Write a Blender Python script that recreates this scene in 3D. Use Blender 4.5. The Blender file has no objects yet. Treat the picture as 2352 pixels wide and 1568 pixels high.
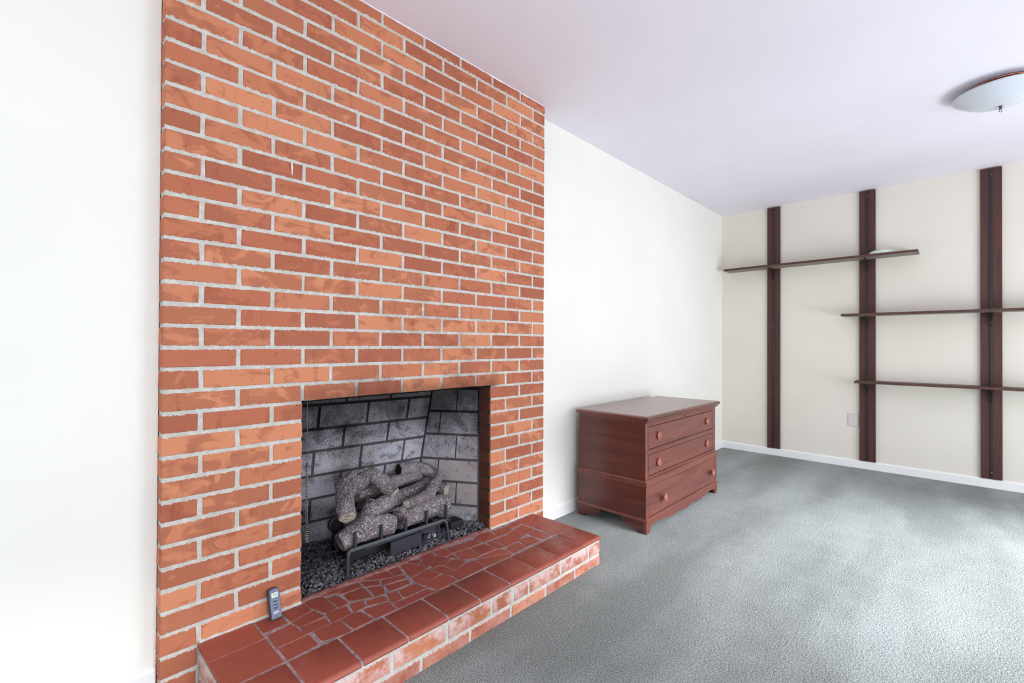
import bpy, bmesh, math, random
from mathutils import Vector, Matrix, noise
random.seed(7)
S = bpy.context.scene
COL = S.collection

# ------------------------------------------------------------------ camera
cam_d = bpy.data.cameras.new('camera'); cam = bpy.data.objects.new('camera', cam_d); COL.objects.link(cam)
cam_d.sensor_fit = 'HORIZONTAL'; cam_d.sensor_width = 36; cam_d.lens = 16.2964
cam_d.clip_start = 0.03; cam_d.clip_end = 60
_yaw, _pitch, _roll = math.radians(43.9504), math.radians(0.3620), math.radians(0.2458)
_F = Vector((math.cos(_pitch)*math.cos(_yaw), math.cos(_pitch)*math.sin(_yaw), math.sin(_pitch)))
_R = Vector((math.sin(_yaw), -math.cos(_yaw), 0)); _U = _R.cross(_F)
_R2 = _R*math.cos(_roll)+_U*math.sin(_roll); _U2 = _U*math.cos(_roll)-_R*math.sin(_roll)
_M = Matrix((_R2, _U2, -_F)).transposed().to_4x4(); _M.translation = Vector((-0.2711, -1.7099, 1.0751))
cam.matrix_world = _M
S.camera = cam

# ------------------------------------------------------------------ world, light, exposure
W = bpy.data.worlds.new('world'); S.world = W; W.use_nodes = True
W.node_tree.nodes['Background'].inputs[0].default_value = (0.80, 0.89, 1.0, 1)
W.node_tree.nodes['Background'].inputs[1].default_value = 1.6
def area(name, loc, rot, sx, sy, power, col):
    l = bpy.data.lights.new(name, 'AREA'); l.shape = 'RECTANGLE'; l.size = sx; l.size_y = sy
    l.energy = power; l.color = col
    o = bpy.data.objects.new(name, l); o.location = loc; o.rotation_euler = rot; COL.objects.link(o); return o
YR = -3.70      # wall with the windows, behind the camera's right shoulder
XB = -2.10      # wall behind the camera
DAY = (0.98, 0.985, 1.0)
area('daylight_patio_door', (3.05, YR-0.75, 1.75), (math.radians(60), 0, 0), 3.0, 2.2, 115, DAY)
area('ceiling_fill', (3.05, YR-0.20, 0.60), (math.radians(112), 0, 0), 2.3, 0.9, 155, (0.86, 0.93, 1.0))  # added upward fill to lift the ceiling, standing in for ground light
area('daylight_window', (-0.40, YR-0.16, 1.05), (math.radians(90), 0, 0), 2.2, 1.9, 18, DAY)
area('low_wall_fill', (-0.40, YR-0.20, 0.50), (math.radians(92), 0, 0), 2.2, 0.80, 125, (0.84, 0.915, 1.0))  # added low bluish fill for the lower bricks and walls; invented terrace
area('daylight_side_window', (XB-0.16, -1.75, 1.30), (math.radians(90), 0, math.radians(-90)), 1.7, 1.4, 26, DAY)
sl = bpy.data.lights.new('hazy_sun', 'SUN'); sl.energy = 26; sl.angle = math.radians(26); sl.color = (0.93, 0.965, 1.0)
so = bpy.data.objects.new('hazy_sun', sl); COL.objects.link(so); so.location = (3.4, -8, 5)
so.rotation_euler = Vector((-0.16, 1.0, -0.68)).to_track_quat('-Z', 'Y').to_euler()
S.view_settings.view_transform = 'Standard'; S.view_settings.look = 'None'
S.view_settings.gamma = 1.0; S.view_settings.use_curve_mapping = False
S.view_settings.exposure = -1.12
S.cycles.max_bounces = 12; S.cycles.diffuse_bounces = 8; S.cycles.glossy_bounces = 4
S.cycles.transparent_max_bounces = 8; S.cycles.caustics_reflective = False; S.cycles.caustics_refractive = False
S.cycles.sample_clamp_indirect = 8.0

# ------------------------------------------------------------------ node helpers
def lin(r, g, b):
    f = lambda c: (c/255/12.92) if c/255 <= 0.04045 else ((c/255+0.055)/1.055)**2.4
    return (f(r), f(g), f(b), 1)
class NT:
    def __init__(s, name, rough=0.6, spec=0.5):
        s.m = bpy.data.materials.new(name); s.m.use_nodes = True; s.t = s.m.node_tree; s.n = s.t.nodes
        s.b = s.n['Principled BSDF']; s.b.inputs['Roughness'].default_value = rough
        s.b.inputs['Specular IOR Level'].default_value = spec
    def new(s, ty, **kw):
        x = s.n.new(ty)
        for k, v in kw.items(): setattr(x, k, v)
        return x
    def put(s, sock, v):
        if hasattr(v, 'is_output') or isinstance(v, bpy.types.NodeSocket): s.t.links.new(v, sock)
        else: sock.default_value = v
    def tc(s, which='Object'): return s.new('ShaderNodeTexCoord').outputs[which]
    def pos(s): return s.new('ShaderNodeNewGeometry').outputs['Position']
    def scale(s, v, sc, loc=(0, 0, 0)):
        m = s.new('ShaderNodeMapping'); s.put(m.inputs[0], v); m.inputs['Scale'].default_value = sc; m.inputs['Location'].default_value = loc
        return m.outputs[0]
    def noise(s, v, sc, det=3, rough=0.55, dist=0.0, out=0):
        x = s.new('ShaderNodeTexNoise'); s.put(x.inputs['Vector'], v); x.inputs['Scale'].default_value = sc
        x.inputs['Detail'].default_value = det; x.inputs['Roughness'].default_value = rough; x.inputs['Distortion'].default_value = dist
        return x.outputs[out]
    def voro(s, v, sc, feature='F1', out='Distance'):
        x = s.new('ShaderNodeTexVoronoi', feature=feature); s.put(x.inputs['Vector'], v); x.inputs['Scale'].default_value = sc
        return x.outputs[out]
    def math(s, op, a, b=0.0, c=None, clamp=False):
        x = s.new('ShaderNodeMath', operation=op, use_clamp=clamp); s.put(x.inputs[0], a); s.put(x.inputs[1], b)
        if c is not None: s.put(x.inputs[2], c)
        return x.outputs[0]
    def ss(s, v, a, b, to0=0.0, to1=1.0):
        x = s.new('ShaderNodeMapRange', interpolation_type='SMOOTHSTEP'); s.put(x.inputs[0], v)
        x.inputs[1].default_value = a; x.inputs[2].default_value = b; x.inputs[3].default_value = to0; x.inputs[4].default_value = to1
        return x.outputs[0]
    def mix(s, f, a, b, mode='MIX'):
        x = s.new('ShaderNodeMix', data_type='RGBA', blend_type=mode); s.put(x.inputs[0], f); s.put(x.inputs[6], a); s.put(x.inputs[7], b)
        return x.outputs[2]
    def sep(s, v):
        x = s.new('ShaderNodeSeparateXYZ'); s.put(x.inputs[0], v); return x.outputs
    def comb(s, a, b, c):
        x = s.new('ShaderNodeCombineXYZ'); s.put(x.inputs[0], a); s.put(x.inputs[1], b); s.put(x.inputs[2], c); return x.outputs[0]
    def rnd(s): return s.new('ShaderNodeObjectInfo').outputs['Random']
    def attr(s, name, ty='OBJECT'): return s.new('ShaderNodeAttribute', attribute_type=ty, attribute_name=name).outputs['Fac']
    def vadd(s, a, b):
        x = s.new('ShaderNodeVectorMath', operation='ADD'); s.put(x.inputs[0], a); s.put(x.inputs[1], b); return x.outputs[0]
    def bump(s, h, strength=0.3, dist=0.003):
        x = s.new('ShaderNodeBump'); x.inputs['Strength'].default_value = strength; x.inputs['Distance'].default_value = dist
        s.put(x.inputs['Height'], h); s.t.links.new(x.outputs[0], s.b.inputs['Normal'])
    def color(s, c): s.put(s.b.inputs['Base Color'], c); return s
    def set(s, k, v): s.put(s.b.inputs[k], v); return s
M = {}
def plain(name, rgb, rough=0.6, spec=0.5, metal=0.0, coat=0.0):
    t = NT(name, rough, spec); t.color(lin(*rgb)); t.b.inputs['Metallic'].default_value = metal
    t.b.inputs['Coat Weight'].default_value = coat
    M[name] = t.m; return t

# fired clay brick: per-brick tone, smeared dark face, specks, mortar smeared over the arrises, soot by the firebox mouth
def soot_mask(t, p):
    x, y, z = t.sep(p)
    n = t.noise(p, 9.0, 4, 0.6)
    inx = t.math('MULTIPLY', t.ss(x, 0.33, 0.50), t.ss(x, 1.46, 1.34))
    low = t.ss(t.math('ADD', z, t.math('MULTIPLY', n, -0.07)), 0.915, 0.835)
    plume = t.math('MULTIPLY', t.math('MULTIPLY', t.ss(z, 1.55, 0.95), t.math('MULTIPLY', t.ss(x, 0.45, 0.95), t.ss(x, 1.55, 1.15))), t.ss(n, 0.42, 0.66))
    m = t.math('MULTIPLY', inx, t.math('ADD', t.math('MULTIPLY', low, 0.42), t.math('MULTIPLY', plume, 0.26)))
    m = t.math('MULTIPLY', m, t.ss(z, 0.84, 0.866))
    # inside of the mouth
    jamb = t.math('MULTIPLY', t.ss(y, 0.001, 0.016, 0.0, 0.86), t.math('MULTIPLY', t.ss(x, 0.38, 0.40), t.math('MULTIPLY', t.ss(x, 1.38, 1.36), t.ss(z, 0.90, 0.87))))
    return t.math('MAXIMUM', m, jamb, clamp=True)
def make_brick(name, pale=0.0):
    t = NT(name, 0.85, 0.25)
    o = t.tc('Object'); p = t.pos(); r = t.rnd()
    off = t.vadd(o, t.comb(t.math('MULTIPLY', r, 37.0), t.math('MULTIPLY', r, 91.0), t.math('MULTIPLY', r, 53.0)))
    base = t.mix(t.ss(r, 0.05, 0.95), lin(182, 108, 81), lin(210, 138, 102))
    blot = t.noise(t.scale(off, (1.0, 1.0, 1.6)), 13.0, 3, 0.55, 0.8)
    r2 = t.math('FRACT', t.math('MULTIPLY', r, 7.31))
    thr = t.math('ADD', blot, t.math('MULTIPLY', t.math('SUBTRACT', r2, 0.5), 0.30))
    base = t.mix(t.math('MULTIPLY', t.ss(thr, 0.44, 0.58), 0.60), base, lin(156, 90, 69))
    stk = t.noise(t.scale(off, (26, 8, 7)), 1.0, 3, 0.6)
    base = t.mix(t.math('MULTIPLY', t.ss(stk, 0.56, 0.74), 0.30), base, lin(128, 58, 44))
    fine = t.noise(off, 430.0, 4, 0.65)
    base = t.mix(t.math('MULTIPLY', t.ss(fine, 0.54, 0.70), 0.42), base, lin(112, 54, 42))
    base = t.mix(t.math('MULTIPLY', t.ss(fine, 0.42, 0.30), 0.35), base, lin(218, 142, 112))
    spk = t.voro(off, 55.0)
    base = t.mix(t.math('MULTIPLY', t.ss(spk, 0.075, 0.045), t.ss(t.noise(off, 21.0, 1), 0.58, 0.66)), base, lin(226, 196, 180))
    base = t.mix(t.math('MULTIPLY', soot_mask(t, p), 1.0), base, lin(58, 36, 30))
    if pale:      # lime bloom left by cleaning
        px, py, pz = t.sep(p)
        bl = t.noise(p, 17.0, 5, 0.65)
        bm_ = t.math('MULTIPLY', t.ss(bl, 0.36, 0.62), t.ss(pz, 0.03, 0.112, 0.25, 1.0))
        base = t.mix(t.math('MULTIPLY', bm_, 0.8), base, lin(226, 205, 205))
    g = t.sep(t.tc('Generated'))
    ed = []
    for k, dim in ((0, t.attr('len')), (2, t.attr('hgt'))):
        ed.append(t.math('MULTIPLY', t.math('SUBTRACT', 0.5, t.math('ABSOLUTE', t.math('SUBTRACT', g[k], 0.5))), dim))
    nx = t.math('ABSOLUTE', t.sep(t.new('ShaderNodeNewGeometry').outputs['True Normal'])[0])
    ed[0] = t.math('ADD', ed[0], t.math('MULTIPLY', t.math('GREATER_THAN', nx, 0.6), 1.0))
    px_, py_, pz_ = t.sep(p)
    for xe in ((0.0, 1.7662) if not pale else ()) + ((0.412, 1.350) if not pale else (0.0955, 1.672)):
        near = t.math('LESS_THAN', t.math('ABSOLUTE', t.math('SUBTRACT', px_, xe)), 0.011)
        if xe in (0.412, 1.350): near = t.math('MULTIPLY', near, t.math('LESS_THAN', pz_, 0.862))
        ed[0] = t.math('ADD', ed[0], near)
    d = t.math('MINIMUM', ed[0], ed[1])
    rag = t.math('ADD', d, t.math('MULTIPLY', t.math('SUBTRACT', t.noise(off, 95.0, 4, 0.65), 0.52), 0.016))
    base = t.mix(t.math('MULTIPLY', t.ss(rag, 0.0017, 0.0005), 0.95), base, t.mix(t.math('MULTIPLY', soot_mask(t, p), 1.7, clamp=True), lin(206, 202, 196), lin(84, 62, 50)))
    t.color(base)
    t.bump(t.math('ADD', t.math('MULTIPLY', fine, 0.6), t.math('MULTIPLY', blot, 0.5)), 0.35, 0.002)
    M[name] = t.m
make_brick('brick'); make_brick('hearth_brick', 1.0)
t = NT('mortar', 0.95, 0.15); p = t.pos()
mb = t.mix(t.ss(t.noise(p, 40, 4, 0.6), 0.35, 0.7), lin(194, 190, 183), lin(214, 211, 206))
mb = t.mix(t.math('MULTIPLY', t.ss(t.noise(p, 7, 3), 0.55, 0.75), 0.35), mb, lin(178, 170, 160))
mb = t.mix(t.math('MULTIPLY', soot_mask(t, p), 1.7, clamp=True), mb, lin(84, 62, 50)); t.color(mb)
t.bump(t.noise(p, 170, 4, 0.7), 0.6, 0.004); M['mortar'] = t.m
# quarry tile
t = NT('quarry_tile', 0.42, 0.5); p = t.pos(); r = t.rnd()
c = t.mix(r, lin(148, 73, 58), lin(162, 82, 66))
c = t.mix(t.math('MULTIPLY', t.ss(t.noise(p, 11, 4), 0.45, 0.75), 0.4), c, lin(142, 72, 62))
c = t.mix(t.math('MULTIPLY', t.ss(t.voro(p, 60), 0.05, 0.03), t.ss(t.noise(p, 14, 1), 0.55, 0.65)), c, lin(206, 150, 140))
x, y, z = t.sep(p)
haze = t.math('MULTIPLY', t.ss(t.math('ADD', y, t.math('MULTIPLY', t.noise(p, 18, 4, 0.6), 0.05)), 0.0, 0.05), 0.55)
c = t.mix(haze, c, lin(176, 128, 124)); t.color(c)
t.set('Roughness', t.ss(t.noise(p, 30, 4), 0.3, 0.7, 0.34, 0.55)); t.bump(t.noise(p, 120, 3), 0.08, 0.001); M['quarry_tile'] = t.m
t = NT('grout', 0.95, 0.15); p = t.pos()
t.color(t.mix(t.ss(t.noise(p, 55, 4, 0.6), 0.35, 0.65), lin(134, 120, 124), lin(178, 158, 160))); t.bump(t.noise(p, 150, 4, 0.7), 0.6, 0.003); M['grout'] = t.m
t = NT('mortar_fillet', 0.95, 0.15); p = t.pos()
t.color(t.mix(t.ss(t.noise(p, 38, 4, 0.6), 0.35, 0.65), lin(146, 88, 80), lin(176, 132, 126))); t.bump(t.noise(p, 130, 4, 0.7), 0.7, 0.004); M['mortar_fillet'] = t.m
# refractory brick, sooted unevenly by old fires
def firesoot(t, p, r):
    x, y, z = t.sep(p)
    n = t.noise(p, 6.5, 4, 0.6, 0.6)
    up = t.ss(t.math('ADD', z, t.math('MULTIPLY', t.math('SUBTRACT', n, 0.5), 0.55)), 0.42, 0.80)
    lf = t.math('MULTIPLY', t.ss(t.math('ADD', x, t.math('MULTIPLY', n, 0.10)), 0.80, 0.58), t.math('MAXIMUM', t.ss(z, 0.46, 0.66), t.ss(z, 0.40, 0.30)))
    cor = t.math('MULTIPLY', t.math('MULTIPLY', t.ss(x, 1.02, 1.17), t.ss(x, 1.34, 1.24)), t.ss(z, 0.50, 0.74))
    m = t.math('MAXIMUM', t.math('MAXIMUM', up, lf), cor)
    return m, n
t = NT('firebrick', 0.95, 0.15); p = t.pos(); r = t.rnd(); o = t.tc('Object')
sm, n = firesoot(t, p, r)
c = t.mix(t.ss(t.noise(p, 4.0, 3), 0.4, 0.65), lin(192, 190, 200), lin(178, 168, 168))
c = t.mix(t.math('MULTIPLY', r, 0.25), c, lin(168, 162, 166))
gr = t.noise(p, 150, 4, 0.7)
c = t.mix(t.math('MULTIPLY', t.ss(gr, 0.50, 0.66), t.ss(sm, 0.0, 0.45, 0.35, 0.95)), c, lin(52, 50, 54))
blk = t.noise(p, 15, 4, 0.6)
c = t.mix(t.math('MULTIPLY', t.ss(blk, 0.50, 0.70), 0.72), c, lin(74, 71, 74))
c = t.mix(t.math('MULTIPLY', sm, 0.86), c, lin(26, 25, 28))
t.color(c); t.bump(gr, 0.5, 0.003); M['firebrick'] = t.m
t = NT('fire_mortar', 0.95, 0.15); p = t.pos(); sm, n = firesoot(t, p, None)
t.color(t.mix(sm, t.mix(t.noise(p, 12, 3), lin(74, 71, 73), lin(112, 106, 108)), lin(18, 17, 19))); t.bump(t.noise(p, 140, 4), 0.5, 0.003); M['fire_mortar'] = t.m
plain('soot_black', (22, 20, 20), 0.95, 0.1)
# painted plaster
def paint(name, a, b, rough=0.75):
    t = NT(name, rough, 0.25); p = t.pos()
    c = t.mix(t.ss(t.noise(p, 1.6, 3, 0.5), 0.35, 0.68), lin(*a), lin(*b)); t.color(c)
    t.bump(t.noise(p, 70, 3, 0.6), 0.05, 0.002); M[name] = t.m
paint('wall_paint', (240, 238, 231), (237, 235, 228)); paint('wall_far_shaded', (230, 224, 213), (226, 220, 209))  # far wall: same paint with its dimmer, warmer light put into the colour
paint('ceiling_paint', (238, 233, 243), (235, 230, 240), 0.85); paint('trim_paint', (242, 242, 242), (238, 238, 238), 0.4)
# carpet: short twisted pile, pressed in tracks
t = NT('carpet', 1.0, 0.05); p = t.pos()
tr = t.math('ADD', t.math('MULTIPLY', t.noise(t.scale(p, (0.45, 1.9, 1), (3, 1, 0)), 1.3, 3, 0.5, 0.25), 0.82), t.math('MULTIPLY', t.noise(p, 7.0, 3, 0.6), 0.18))
c = t.mix(t.ss(tr, 0.38, 0.66), lin(142, 148, 145), lin(180, 187, 187))
g1 = t.noise(p, 230, 3, 0.7); g2 = t.noise(p, 105, 3, 0.6)
c = t.mix(t.math('MULTIPLY', t.ss(g1, 0.50, 0.64), 0.85), c, lin(74, 80, 78))
c = t.mix(t.math('MULTIPLY', t.ss(g1, 0.47, 0.33), 0.75), c, lin(222, 228, 226))
c = t.mix(t.math('MULTIPLY', t.ss(g2, 0.5, 0.7), 0.35), c, lin(84, 90, 86)); t.color(c)
t.b.inputs['Sheen Weight'].default_value = 0.15
t.bump(t.math('ADD', g1, t.math('MULTIPLY', g2, 1.2)), 0.9, 0.008); M['carpet'] = t.m
# woods
def wood(name, dark, mid, lite, axis, rough=0.3, coat=0.4, sc=1.0):
    t = NT(name, rough, 0.5); p = t.pos()
    s_ = [34, 34, 34]; s_[axis] = 1.5
    g = t.noise(t.scale(p, tuple(v*sc for v in s_)), 1.0, 5, 0.62, 0.9)
    s2 = [240, 240, 240]; s2[axis] = 9
    f = t.noise(t.scale(p, tuple(s2)), 1.0, 3, 0.6)
    c = t.mix(t.ss(g, 0.32, 0.56), lin(*dark), lin(*mid)); c = t.mix(t.ss(g, 0.56, 0.76), c, lin(*lite))
    c = t.mix(t.math('MULTIPLY', t.ss(f, 0.52, 0.72), 0.35), c, lin(*dark))
    t.color(c); t.b.inputs['Coat Weight'].default_value = coat; t.b.inputs['Coat Roughness'].default_value = 0.22
    t.bump(f, 0.06, 0.001); M[name] = t.m
wood('mahogany_front', (92, 47, 38), (116, 63, 52), (130, 72, 58), 0, 0.36, 0.2)
wood('mahogany_side_shaded', (74, 34, 28), (94, 44, 35), (126, 66, 50), 1, 0.3, 0.25)  # same mahogany, darkened: shade on the chest sides put into the colour
wood('mahogany_top', (92, 44, 34), (112, 58, 46), (126, 68, 54), 0, 0.3, 0.5)
wood('walnut_upright', (64, 33, 28), (80, 43, 36), (92, 51, 43), 2, 0.55, 0.0)
wood('walnut_shelf', (66, 38, 32), (82, 50, 42), (98, 62, 52), 1, 0.5, 0.05)
wood('shelf_underside_lit', (120, 108, 98), (138, 128, 118), (150, 140, 130), 1, 0.6, 0.0)  # paler shelf bottoms: reflection of the bright floor painted into the colour
t = NT('knob_wood', 0.28, 0.5); p = t.pos()
t.color(t.mix(t.noise(p, 60, 3), lin(146, 82, 68), lin(174, 104, 88))); t.b.inputs['Coat Weight'].default_value = 0.6; M['knob_wood'] = t.m
# slotted steel standard
t = NT('slotted_steel', 0.28, 0.5); o = t.sep(t.pos()); ob = t.sep(t.tc('Generated'))
sl = t.math('LESS_THAN', t.math('FRACT', t.math('MULTIPLY', o[2], 39.37)), 0.5)
ins = t.math('LESS_THAN', t.math('ABSOLUTE', t.math('SUBTRACT', ob[1], 0.5)), 0.20)
mk = t.math('MULTIPLY', sl, ins)
t.color(t.mix(mk, lin(58, 49, 58), lin(12, 10, 12))); t.set('Metallic', t.math('MULTIPLY', t.math('SUBTRACT', 1.0, mk), 0.45)); M['slotted_steel'] = t.m
plain('bracket_steel', (42, 34, 36), 0.45, 0.5, 0.3)
plain('black_iron', (52, 55, 64), 0.4, 0.5, 0.1); plain('black_box', (14, 14, 16), 0.6)
plain('chrome', (214, 216, 224), 0.25, 0.5, 0.6); plain('steel_wire', (150, 146, 140), 0.35, 0.5, 0.9)
plain('copper', (208, 140, 112), 0.18, 0.5, 1.0); plain('bronze', (92, 78, 84), 0.3, 0.5, 0.8)
plain('outlet_plate', (214, 206, 204), 0.4); plain('outlet_face', (228, 220, 214), 0.35); plain('slot_dark', (40, 32, 30), 0.8)
plain('remote_case', (52, 54, 66), 0.4); plain('remote_face', (104, 112, 142), 0.35)
plain('remote_button', (34, 34, 46), 0.4); plain('lcd', (206, 222, 212), 0.25); plain('lcd_digit', (124, 136, 122), 0.5); plain('print_white', (232, 232, 240), 0.5)
plain('dish_glaze', (206, 220, 206), 0.25, 0.5, 0, 0.4); plain('window_frame_paint', (240, 240, 240), 0.4)
t = plain('milk_glass', (208, 213, 222), 0.25, 0.5); t.b.inputs['Subsurface Weight'].default_value = 0.0
t.b.inputs['Transmission Weight'].default_value = 0.0
# fireplace logs: ceramic bark, whitened ridges
t = NT('log_bark', 0.9, 0.2); uv = t.tc('UV'); p = t.pos(); r = t.rnd()
u_ = t.scale(uv, (1, 1, 1)); dist = t.noise(p, 26, 3, 0.6, 0, 1)
uu = t.vadd(t.scale(uv, (22, 12, 1)), t.scale(dist, (2.2, 2.2, 2.2)))
rg = t.noise(uu, 1.0, 3, 0.6); rd = t.math('ABSOLUTE', t.math('SUBTRACT', rg, 0.5))
c = t.mix(t.ss(t.noise(p, 8, 3), 0.35, 0.65), lin(110, 96, 98), lin(148, 134, 136))
c = t.mix(t.math('MULTIPLY', t.ss(rd, 0.034, 0.008), 0.85), c, lin(230, 227, 231))
c = t.mix(t.math('MULTIPLY', t.ss(t.noise(uu, 2.3, 3), 0.56, 0.70), 0.7), c, lin(42, 34, 36))
x, y, z = t.sep(p)
c = t.mix(t.math('MULTIPLY', t.ss(t.noise(p, 11, 3), 0.58, 0.72), 0.6), c, lin(46, 28, 26)); t.color(c)
t.bump(t.math('ADD', t.ss(rd, 0.10, 0.0), t.math('MULTIPLY', t.noise(p, 160, 3), 0.5)), 0.8, 0.006); M['log_bark'] = t.m
t = NT('log_cut', 0.9, 0.2); p = t.pos()
c = t.mix(t.ss(t.noise(p, 70, 4), 0.35, 0.65), lin(150, 138, 128), lin(196, 186, 176)); t.color(c); t.bump(t.noise(p, 140, 3), 0.5, 0.003); M['log_cut'] = t.m
plain('log_char', (40, 28, 26), 0.95, 0.1)
t = NT('lava_rock', 0.85, 0.3); p = t.pos()
v = t.voro(p, 70, 'F1', 'Color')
c = t.mix(t.sep(v)[0], lin(58, 57, 63), lin(138, 134, 142)); c = t.mix(t.ss(t.noise(p, 260, 3), 0.5, 0.7), c, lin(38, 37, 42)); t.color(c); M['lava_rock'] = t.m
t = NT('window_glass', 0.05); gl = t.new('ShaderNodeBsdfGlossy'); gl.inputs['Roughness'].default_value = 0.02
tr_ = t.new('ShaderNodeBsdfTransparent'); mx = t.new('ShaderNodeMixShader'); mx.inputs[0].default_value = 0.06
t.t.links.new(tr_.outputs[0], mx.inputs[1]); t.t.links.new(gl.outputs[0], mx.inputs[2])
t.t.links.new(mx.outputs[0], t.n['Material Output'].inputs[0]); M['window_glass'] = t.m

# ------------------------------------------------------------------ object helpers
def tag(o, label=None, cat=None, group=None, kind=None):
    if label: o['label'] = label
    if cat: o['category'] = cat
    if group: o['group'] = group
    if kind: o['kind'] = kind
    return o
def empty(name, loc=(0, 0, 0), rz=0.0):
    o = bpy.data.objects.new(name, None); o.empty_display_size = 0.05; o.location = loc; o.rotation_euler = (0, 0, rz); COL.objects.link(o); return o
def link(name, me, mat=None, parent=None, loc=None, rot=None):
    o = bpy.data.objects.new(name, me); COL.objects.link(o)
    if mat and not me.materials: me.materials.append(M[mat])
    if parent: o.parent = parent
    if loc is not None: o.location = loc
    if rot is not None: o.rotation_euler = rot
    return o
def tomesh(bm, name, smooth=False):
    bmesh.ops.recalc_face_normals(bm, faces=bm.faces[:])
    me = bpy.data.meshes.new(name); bm.to_mesh(me); bm.free()
    if smooth:
        for f in me.polygons: f.use_smooth = True
    return me
def obj(name, bm, mat, parent=None, smooth=False, loc=None, rot=None):
    return link(name, tomesh(bm, name, smooth), mat, parent, loc, rot)
def box(bm, x0, x1, y0, y1, z0, z1, bev=0.0, seg=1):
    b2 = bmesh.new(); bmesh.ops.create_cube(b2, size=1)
    for v in b2.verts:
        v.co = Vector(((x0+x1)/2+v.co.x*(x1-x0), (y0+y1)/2+v.co.y*(y1-y0), (z0+z1)/2+v.co.z*(z1-z0)))
    if bev: bmesh.ops.bevel(b2, geom=b2.edges[:], offset=bev, segments=seg, affect='EDGES', profile=0.5)
    me = bpy.data.meshes.new('t'); b2.to_mesh(me); b2.free(); bm.from_mesh(me); bpy.data.meshes.remove(me); return bm
def boxo(name, x0, x1, y0, y1, z0, z1, mat, parent=None, bev=0.0, seg=1):
    """a box object with its origin at the box centre"""
    bm = bmesh.new(); cx, cy, cz = (x0+x1)/2, (y0+y1)/2, (z0+z1)/2
    box(bm, x0-cx, x1-cx, y0-cy, y1-cy, z0-cz, z1-cz, bev, seg)
    return obj(name, bm, mat, parent, loc=(cx, cy, cz))
def prism(bm, pts, axis, a, b):
    """extrude a 2D outline along an axis; pts are the two other coordinates in order"""
    def P(q, w):
        return {0: (w, q[0], q[1]), 1: (q[0], w, q[1]), 2: (q[0], q[1], w)}[axis]
    A = [bm.verts.new(P(q, a)) for q in pts]; B = [bm.verts.new(P(q, b)) for q in pts]
    bm.faces.new(A); bm.faces.new(B[::-1]); n = len(pts)
    for i in range(n): bm.faces.new((A[i], A[(i+1) % n], B[(i+1) % n], B[i]))
    return bm
def rect_loft(bm, prof, x0, x1, y0, y1):
    """profile of (outset, z) swept round a rectangle, capped"""
    rings = []
    for o_, z in prof:
        rings.append([bm.verts.new(q) for q in ((x0-o_, y0-o_, z), (x1+o_, y0-o_, z), (x1+o_, y1+o_, z), (x0-o_, y1+o_, z))])
    for a, b in zip(rings, rings[1:]):
        for i in range(4): bm.faces.new((a[i], a[(i+1) % 4], b[(i+1) % 4], b[i]))
    bm.faces.new(rings[0]); bm.faces.new(rings[-1]); return bm
def lathe(bm, prof, n=28, mat=None):
    """prof (r, z) about z; mat maps to place"""
    rings = []
    for r, z in prof:
        rings.append([bm.verts.new((max(r, 1e-5)*math.cos(2*math.pi*k/n), max(r, 1e-5)*math.sin(2*math.pi*k/n), z)) for k in range(n)])
    new = [v for g in rings for v in g]
    for a, b in zip(rings, rings[1:]):
        for i in range(n): bm.faces.new((a[i], a[(i+1) % n], b[(i+1) % n], b[i]))
    bm.faces.new(rings[0]); bm.faces.new(rings[-1])
    if mat is not None:
        for v in new: v.co = mat @ v.co
    return bm
def frames(pts):
    T = []
    for i in range(len(pts)):
        a = pts[max(i-1, 0)]; b = pts[min(i+1, len(pts)-1)]; T.append((b-a).normalized())
    up = Vector((0, 0, 1)) if abs(T[0].z) < 0.9 else Vector((0, 1, 0)); N = [(up-T[0]*up.dot(T[0])).normalized()]
    for i in range(1, len(pts)):
        n = N[-1]-T[i]*N[-1].dot(T[i]); N.append(n.normalized())
    return T, N
def tube(bm, pts, r, n=8, caps=True, closed=False):
    pts = [Vector(p) for p in pts]; T, N = frames(pts); rings = []
    rr = r if isinstance(r, (list, tuple)) else [r]*len(pts)
    for p, t_, n_, q in zip(pts, T, N, rr):
        b_ = t_.cross(n_); rings.append([bm.verts.new(p+(n_*math.cos(2*math.pi*k/n)+b_*math.sin(2*math.pi*k/n))*q) for k in range(n)])
    for a, b in zip(rings, rings[1:]):
        for i in range(n): bm.faces.new((a[i], a[(i+1) % n], b[(i+1) % n], b[i]))
    if closed:
        a, b = rings[-1], rings[0]
        for i in range(n): bm.faces.new((a[i], a[(i+1) % n], b[(i+1) % n], b[i]))
    elif caps: bm.faces.new(rings[0]); bm.faces.new(rings[-1])
    return bm
def catmull(P, sub=6):
    out = []; n = len(P)
    for i in range(n-1):
        p0, p1, p2, p3 = P[max(i-1, 0)], P[i], P[i+1], P[min(i+2, n-1)]
        for k in range(sub):
            t_ = k/sub
            out.append(tuple(0.5*((2*b)+(-a+c_)*t_+(2*a-5*b+4*c_-d)*t_*t_+(-a+3*b-3*c_+d)*t_**3) for a, b, c_, d in zip(p0, p1, p2, p3)))
    out.append(tuple(P[-1])); return out
def text_mesh(body, size, bold=0.0):
    cu = bpy.data.curves.new('txt', 'FONT'); cu.body = body; cu.size = size; cu.align_x = 'CENTER'; cu.align_y = 'CENTER'; cu.extrude = 0.0002; cu.offset = bold
    o = bpy.data.objects.new('txt', cu); COL.objects.link(o); dg = bpy.context.evaluated_depsgraph_get(); dg.update()
    me = bpy.data.meshes.new_from_object(o.evaluated_get(dg)); bpy.data.objects.remove(o); bpy.data.curves.remove(cu); me.materials.clear(); return me

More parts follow.
